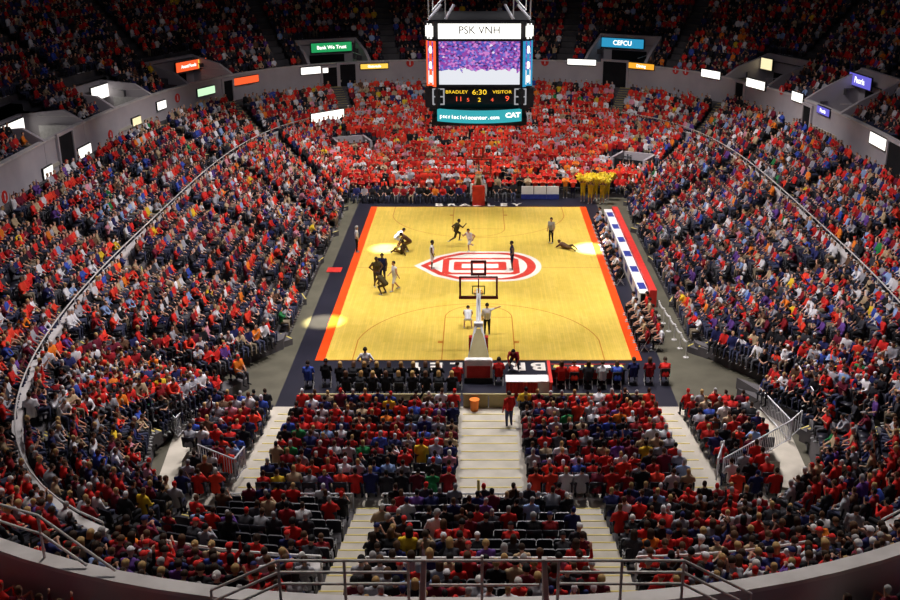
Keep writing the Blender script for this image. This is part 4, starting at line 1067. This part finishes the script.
# marker pole
t = empty('marker_pole', (0,-30.0,1.24), 0, 'yellow and black marker pole standing at the foot of the centre aisle', 'pole')
b = MB(); b.tube([(0,0,0),(0,0,.75)], .05, 10); b.build('lower_sleeve', 'black', t); b = MB(); b.tube([(0,0,.75),(0,0,1.15)], .05, 10); b.build('upper_sleeve', 'yellow', t); b = MB(); b.tube([(0,0,0),(0,0,.04)], .18, 12); b.build('base', 'black', t)
# orange bin at foot of the centre aisle
t = empty('waste_bin', (-.18,-20.05,.12), 0, 'orange bin at the foot of the centre aisle', 'bin')
b = MB(); b.tube([(0,0,0),(0,0,.5)], [.17,.21], 14); b.build('body', 'amber', t); b = MB(); b.tube([(0,0,.5),(0,0,.54)], .225, 14); b.build('rim', 'amber', t)
# rails on the near parapet
def rail_panel(label, segs, posts, name='parapet_handrail', r=.03):
    o0 = Vector(segs[0][0]); e = empty(name, o0, 0, label, 'handrail', 'steel handrails on the near parapet')
    for a, c in segs: b = MB(); b.tube([Vector(a)-o0, Vector(c)-o0], r, 8); b.build('rail', 'metal', e)
    for a, c in posts: b = MB(); b.tube([Vector(a)-o0, Vector(c)-o0], r, 8); b.build('post', 'metal', e)
YP, ZP = -44.2, 8.85
rail_panel('steel three-bar handrail left of the centre, sloping down at its left end', [((-3.95,YP,ZP),(-1.08,YP,ZP)), ((-3.95,YP,ZP-.27),(-1.39,YP,ZP-.27)), ((-3.95,YP,ZP-.54),(-1.39,YP,ZP-.54)),
   ((-3.95,YP,ZP),(-5.3,YP-.1,ZP-.62)), ((-3.95,YP,ZP-.27),(-5.3,YP-.1,ZP-.89)), ((-3.95,YP,ZP-.54),(-5.0,YP-.1,ZP-1.03))], [((x,YP,ZP),(x,YP,7.8)) for x in (-3.95,-2.65,-1.39)] + [((-5.3,YP-.1,ZP-.62),(-5.3,YP-.1,7.75))])
rail_panel('steel handrail spanning the centre with one middle post', [((-1.05,YP,ZP),(1.27,YP,ZP)), ((-.98,YP,ZP-.57),(1.2,YP,ZP-.57))], [((.07,YP,ZP+.12),(.07,YP,7.8))])
rail_panel('steel three-bar handrail right of the centre, sloping down at its right end', [((1.31,YP,ZP),(4.05,YP,ZP)), ((1.58,YP,ZP-.27),(4.05,YP,ZP-.27)), ((1.58,YP,ZP-.54),(4.05,YP,ZP-.54)),
   ((4.05,YP,ZP),(5.4,YP-.1,ZP-.7)), ((4.05,YP,ZP-.27),(5.2,YP-.1,ZP-.87)), ((4.05,YP,ZP-.54),(5.0,YP-.1,ZP-1.03))], [((x,YP,ZP),(x,YP,7.8)) for x in (1.58,2.83,4.05)] + [((5.4,YP-.1,ZP-.7),(5.4,YP-.1,7.75))])
for s, lb in ((-1, 'left'), (1, 'right')):
    x = -1.08 if s < 0 else 1.3
    b = MB(); b.add([(x-.05,YP,ZP+.02), (x+.05,YP,ZP+.02), (x+.05+.05*s,YP-.5,7.7), (x-.05+.05*s,YP-.5,7.7), (x-.05,YP+.12,ZP+.02), (x+.05,YP+.12,ZP+.02), (x+.08+.05*s,YP-.1,7.7), (x-.08+.05*s,YP-.1,7.7)], [(0,1,2,3)[::-1],(4,5,6,7),(0,4,5,1)[::-1],(1,5,6,2)[::-1],(2,6,7,3)[::-1],(3,7,4,0)[::-1]])
    tag(b.build('fin_post', 'cap'), 'pale broad fin post at the %s of the centre parapet rail' % lb, 'post')
def curved_rail(px0, px1, label):
    pass
ta, tb_ = thof(-13.5,-40.5), thof(-9.3,-42.4)
pts = [Vector((*pol(T2, ta + (tb_-ta)*k/10, .1), 8.85)) for k in range(11)]; pe = Vector((*pol(T2, thof(-7.6,-43.2), .1), 7.9))
rail_panel('steel two-bar handrail on the parapet at the bottom left, sloping down to the right', [(pts[k], pts[k+1]) for k in range(10)] + [(pts[k]-Vector((0,0,.45)), pts[k+1]-Vector((0,0,.45))) for k in range(10)] + [(pts[10], pe), (pts[10]-Vector((0,0,.45)), pe.lerp(pts[10], .4)-Vector((0,0,.42)))],
   [(p, Vector((p.x,p.y,7.75))) for p in (pts[0], pts[5], pts[10])])

# ------------------------------------------------------------------ people on and around the court
TD = dict(TOPS); TD.update(gold_black=(.05,.035,.012), referee=(.35,.35,.37), skinny=(.5,.3,.2))
def cp(loc, pose, face, top, pants, label, dress='jersey', hair=('short', (.02,.012,.01)), skin=(.52,.28,.19), s=1.0, group=None, shoe=(.5,.5,.5), z=None, eyes=True):
    if len(loc) == 2 and loc[1] > 60: p = P(loc[0], loc[1], .03)
    else: p = Vector((loc[0], loc[1], .03))
    if z is not None: p.z = z
    c = TD[top] if isinstance(top, str) else top
    return add_person(dict(x=p.x, y=p.y, h=p.z, rz=radians(face), pose=pose, dress=dress, tc=c, pants=TD[pants] if isinstance(pants, str) else pants, skin=skin, shoe=shoe, hk=hair[0], hcol=hair[1], s=s), label, group, eyes)
DK = (.10,.05,.03)
cp((377,287), 'akimbo', 200, 'gold_black', 'gold_black', 'basketball player in a dark gold-trimmed uniform standing at left with elbows out', skin=DK, s=1.06)
cp((383,283), 'stand', 170, (.008,.01,.045), (.008,.01,.045), 'basketball player in a navy uniform standing behind two team-mates at left', skin=DK, s=1.06)
cp((383,294), 'crouch', 60, 'gold_black', 'gold_black', 'player in dark uniform crouching on the court in front of two standing team-mates', skin=DK)
cp((395,291), 'walk', 120, 'white', 'white', 'player in a white uniform beside the dark-uniformed group at left', s=1.04)
cp((399,247), 'bend', -80, 'white', 'white', 'player in white bending over the fallen player near the left sideline')
cp((402,254), 'floorsit', 70, 'gold_black', (.18,.10,.02), 'player in dark brown and gold down on the floor near the left sideline', skin=DK)
cp((407,251), 'crouch', 100, 'brown', (.16,.09,.02), 'player in brown and gold crouching beside the fallen player', skin=DK)
cp((357,252), 'stand', -80, 'white', 'black', 'person in white shirt and dark trousers standing on the black apron at the left sideline', dress='short', hair=('short', (.4,.38,.36)))
cp((456,245), 'run', -60, 'gold_black', 'gold_black', 'player in dark uniform striding near mid court behind the logo', skin=DK, s=1.04)
cp((470,253), 'run', 150, 'white', 'white', 'player in white uniform leaning forward above the centre logo')
cp((432,269), 'stand', -90, 'white', 'white', 'player in white uniform standing on the left tip of the centre logo', s=1.05, skin=DK)
cp((512,270), 'akimbo', 90, (.008,.01,.045), (.008,.01,.045), 'player in navy uniform standing on the right part of the centre logo', skin=DK, s=1.06)
cp((551,243), 'stand', 140, 'referee', 'black', 'referee in grey striped shirt standing alone at the far right of the court', dress='short')
cp((567,249), 'lie', 50, 'brown', (.14,.08,.03), 'person in brown clothes low on the floor right of the lone referee', dress='long', hair=('short', (.1,.04,.02)))
cp((487,335), 'reach', 0, 'white', 'black', 'referee in white striped shirt and black trousers behind the near goal arm', dress='short')
cp((468,328), 'bend', 0, 'white', 'white', 'player in white bending low left of the near goal arm', s=.9)
cp((514,371), 'bend', 170, 'dark red', 'black', 'dark-haired person in dark red leaning at the near baseline right of the goal', dress='long', hair=('long', (.012,.01,.01)))
cp((509,429), 'stand', 30, 'red', (.05,.06,.12), 'person in red top and jeans standing at the foot of the centre aisle', dress='long')
# near baseline, left: dance team in black on folding chairs
k = 0
for r, (y, x0, x1, n) in enumerate(((-17.7,-6.4,-1.9,9), (-18.75,-6.0,-1.2,9))):
    for i in range(n):
        x = x0 + (x1-x0)*i/(n-1); hc = [(.42,.27,.10), (.10,.05,.03), (.30,.17,.06)][(i+r) % 3]; nm = ['blond', 'dark', 'light brown'][(i+r) % 3]
        folding_chair(x, y, 0, 'black folding chair, %s from left in the %s row on the near baseline' % (ORD[i], ['front', 'rear'][r]))
        cp((x, y), ['sit', 'lean', 'clap'][i % 3], random.uniform(-12, 12), 'black', 'black', 'person in black, %s hair, %s from left, %s row on near baseline' % (nm, ORD[i], ['front', 'rear'][r]), dress='short', hair=('long', hc), group='people in black on the near baseline', z=.02)
for (x, y, top, lab, pose) in ((-7.9,-17.6,'blue','person in blue sitting at the left end of the near baseline','sit'), (-7.1,-17.4,'black','person in black suit sitting second from the left end of the near baseline','sit'),
        (-5.3,-16.9,'white','person in white shirt standing among the people in black on the near baseline','akimbo'), (-.98,-17.7,'red','person in red shirt sitting just left of the near goal','sit'), (.95,-17.2,'red','person in red shirt sitting just right of the near goal','sit')):
    if pose == 'sit': folding_chair(x, y, 0, 'black folding chair under the ' + lab.split(' sitting')[0] + (' left' if x < -.5 else ' right') + ' on the baseline')
    cp((x, y), pose, 0, top, 'black', lab, dress='short', z=.02)
for i, (x, top) in enumerate(((3.85,'red'), (4.45,'bright red'), (5.1,'charcoal'), (5.75,'white'), (6.45,'blue'), (7.25,'navy blue'), (8.0,'dark red'), (8.75,'red'))):
    y = -17.6 if x < 7 else -17.2
    folding_chair(x, y, 0, 'black folding chair under the person in %s, %s from left at the press table' % (top, ORD[i]))
    cp((x, y), ['sit', 'lean', 'sit'][i % 3], 0, top, 'black', 'person in %s seated %s from left behind the near press table' % (top, ORD[i]), dress='long', z=.02, hair=('short', (.05,.03,.02)) if i % 2 else ('long', (.08,.04,.02)))
# right bench, in front of the scorers' table
for i in range(14):
    y = 9.3 - i*.95; top = ['white', 'pale blue', 'black', 'navy blue', 'white', 'charcoal', 'black'][i % 7]
    folding_chair(8.62, y, pi/2, 'black folding chair, %s from the far end of the right bench' % ORD[i])
    cp((8.62, y), ['sit', 'lean'][i % 2], 90, top, 'black' if i % 3 else 'navy blue', 'person in %s, %s from the far end of the right bench' % (top, ORD[i]), dress='long' if i % 2 else 'short', z=.02, group='people on the right bench')
for i in range(12):
    x = 8.55 + (i % 2)*.72; y = -8.2 - (i//2)*.98; top = ['white', 'red', 'white', 'beige', 'light grey', 'red', 'white', 'maroon', 'beige', 'red', 'dark red', 'white'][i]
    folding_chair(x, y, pi/2, 'black folding chair under person in %s, %s row of the right near group' % (top, ORD[i//2]))
    cp((x, y), ['sit', 'turn'][i % 2], 80, top, 'black', 'person in %s at right sideline past the table, %s pair, %s seat' % (top, ORD[i//2], 'inner' if i % 2 == 0 else 'outer'), dress='short', z=.02, group='seated group past the scorers table')
cp((-9.9,-36.4), 'stand', 0, 'black', 'black', 'person in black standing in the aisle at the left end of the silver rail', dress='long', z=3.1, s=1.05)
cp((10.9,-35.6), 'stand', -30, 'light grey', 'black', 'person in grey standing in the aisle at the right end of the silver rail', dress='long', z=3.0)
# cheerleaders with yellow pom-poms at the far right corner
for i, (x, y) in enumerate(((8.0,15.9), (8.5,15.3), (9.0,16.2), (9.4,15.2), (9.9,16.3))):
    o = cp((x, y), 'cheer', 160, 'yellow', 'yellow', 'cheerleader in yellow raising pom-poms at the far right corner, %s from left' % ORD[i], dress='jersey', hair=('long', (.2,.1,.05)), group='cheerleaders at the far right corner')
    for s in (-1, 1):
        b = MB()
        for q in range(70):
            d = Vector((random.gauss(0,1), random.gauss(0,1), random.gauss(0,1))).normalized(); b.tube([d*.05, d*.36 + Vector((0,0,-.05))], [.04,.025], 4)
        po = b.build('pom_pom', M['pomyellow'] if 'pomyellow' in M else M.setdefault('pomyellow', noisy('yellow_tinsel', (.90,.66,.03), (.95,.75,.06), 5, .4)), None, (x + s*.30, y-.12, 2.02))
        tag(po, 'yellow pom-pom in the %s raised hand of the %s cheerleader from left' % ('left' if s < 0 else 'right', ORD[i]), 'pom-pom', 'yellow pom-poms')
#@@END4

# ------------------------------------------------------------------ lights
w = bpy.data.worlds.new('world'); SC.world = w; w.use_nodes = True
w.node_tree.nodes['Background'].inputs['Color'].default_value = (.5, .52, .6, 1); w.node_tree.nodes['Background'].inputs['Strength'].default_value = .03
def spot(x, y, z, tx, ty, tz, e, ang, blend=.5, size=.5, col=(1,.97,.93), name='unseen_overhead_spot'):
    l = bpy.data.lights.new(name, 'SPOT'); l.energy = e; l.spot_size = radians(ang); l.spot_blend = blend; l.shadow_soft_size = size; l.color = col
    o = bpy.data.objects.new(name, l); C.objects.link(o); o.location = (x, y, z); d = Vector((tx, ty, tz)) - Vector((x, y, z)); o.rotation_euler = d.to_track_quat('-Z', 'Y').to_euler(); return o
def area(x, y, z, sx, sy, e, col=(1,.97,.95), tgt=None):
    l = bpy.data.lights.new('unseen_fill_panel', 'AREA'); l.shape = 'RECTANGLE'; l.size = sx; l.size_y = sy; l.energy = e; l.color = col  # unseen fill panel, added as weak general light
    o = bpy.data.objects.new('unseen_fill_panel', l); C.objects.link(o); o.location = (x, y, z)
    if tgt: o.rotation_euler = (Vector(tgt) - Vector((x, y, z))).to_track_quat('-Z', 'Y').to_euler()
    return o
for sx in (-1, 1):
    for y in (-13, 0, 13): spot(sx*9, y, 27, sx*1.5, y*.75, 0, 14600, 50, .55, 1.2)
for sx in (-1, 1):
    for y in (-16, -2, 12): spot(sx*3, y, 28, sx*15.5, y*1.15, 2, 30000, 54, 1.0, 1.5, (1,.93,.92))
for x in (-6, 6): spot(x, 10, 28, x*1.2, 24, 2, 21000, 52, 1.0, 1.5, (1,.93,.92)); spot(x, -6, 28, x*1.1, -26, .5, 30000, 48, 1.0, 1.5, (1,.95,.93))
for sx in (-1, 1): area(sx*6, -14, 30, 6, 14, 1100, (.85,.82,1), (sx*24, -14, 6)); spot(sx*6, -26, 30, sx*9, -42, 7, 17000, 60, 1.0, 1.5, (1,.92,.85))  # added fill for the side decks, and added spots to brighten the near parapet
for px, py, e, ang, col in ((386,249,150000,5.0,(.9,.95,1)), (594,249,300000,6.0,(.9,.95,1)), (324,322,330000,4.9,(1,.88,.42))):
    p = P(px, py, 0); spot(p.x*.4, p.y + 4, 29, p.x, p.y, 0, e*2, ang, .9, .15, col, 'glare_patch_spot')  # narrow spots added to imitate pale glare patches on court and apron
for ang in (8, 35, 62, 80, 100, 118, 145, 172, 198, 342):
    p = pol(T2, radians(ang)); spot(p.x*.2, p.y*.2, 29, p.x, p.y, 6.0, 8500, 25, 1.0, 1.2, (1,.93,.93))  # ring of unseen spots added to brighten the fascia wall
SC.view_settings.view_transform = 'Standard'; SC.view_settings.look = 'None'; SC.view_settings.exposure = 0.0; SC.view_settings.gamma = 1.0
SC.cycles.use_denoising = True
SC.cycles.max_bounces = 4; SC.cycles.diffuse_bounces = 2

for o in bpy.data.objects:
    if 'label' in o and len(o['label'].split()) > 16: print('LONG', o['label'])
_l = {}
for o in bpy.data.objects:
    if 'label' in o: _l.setdefault(o['label'], []).append(o.name)
print('DUP', [(k, len(v)) for k, v in _l.items() if len(v) > 1][:10])
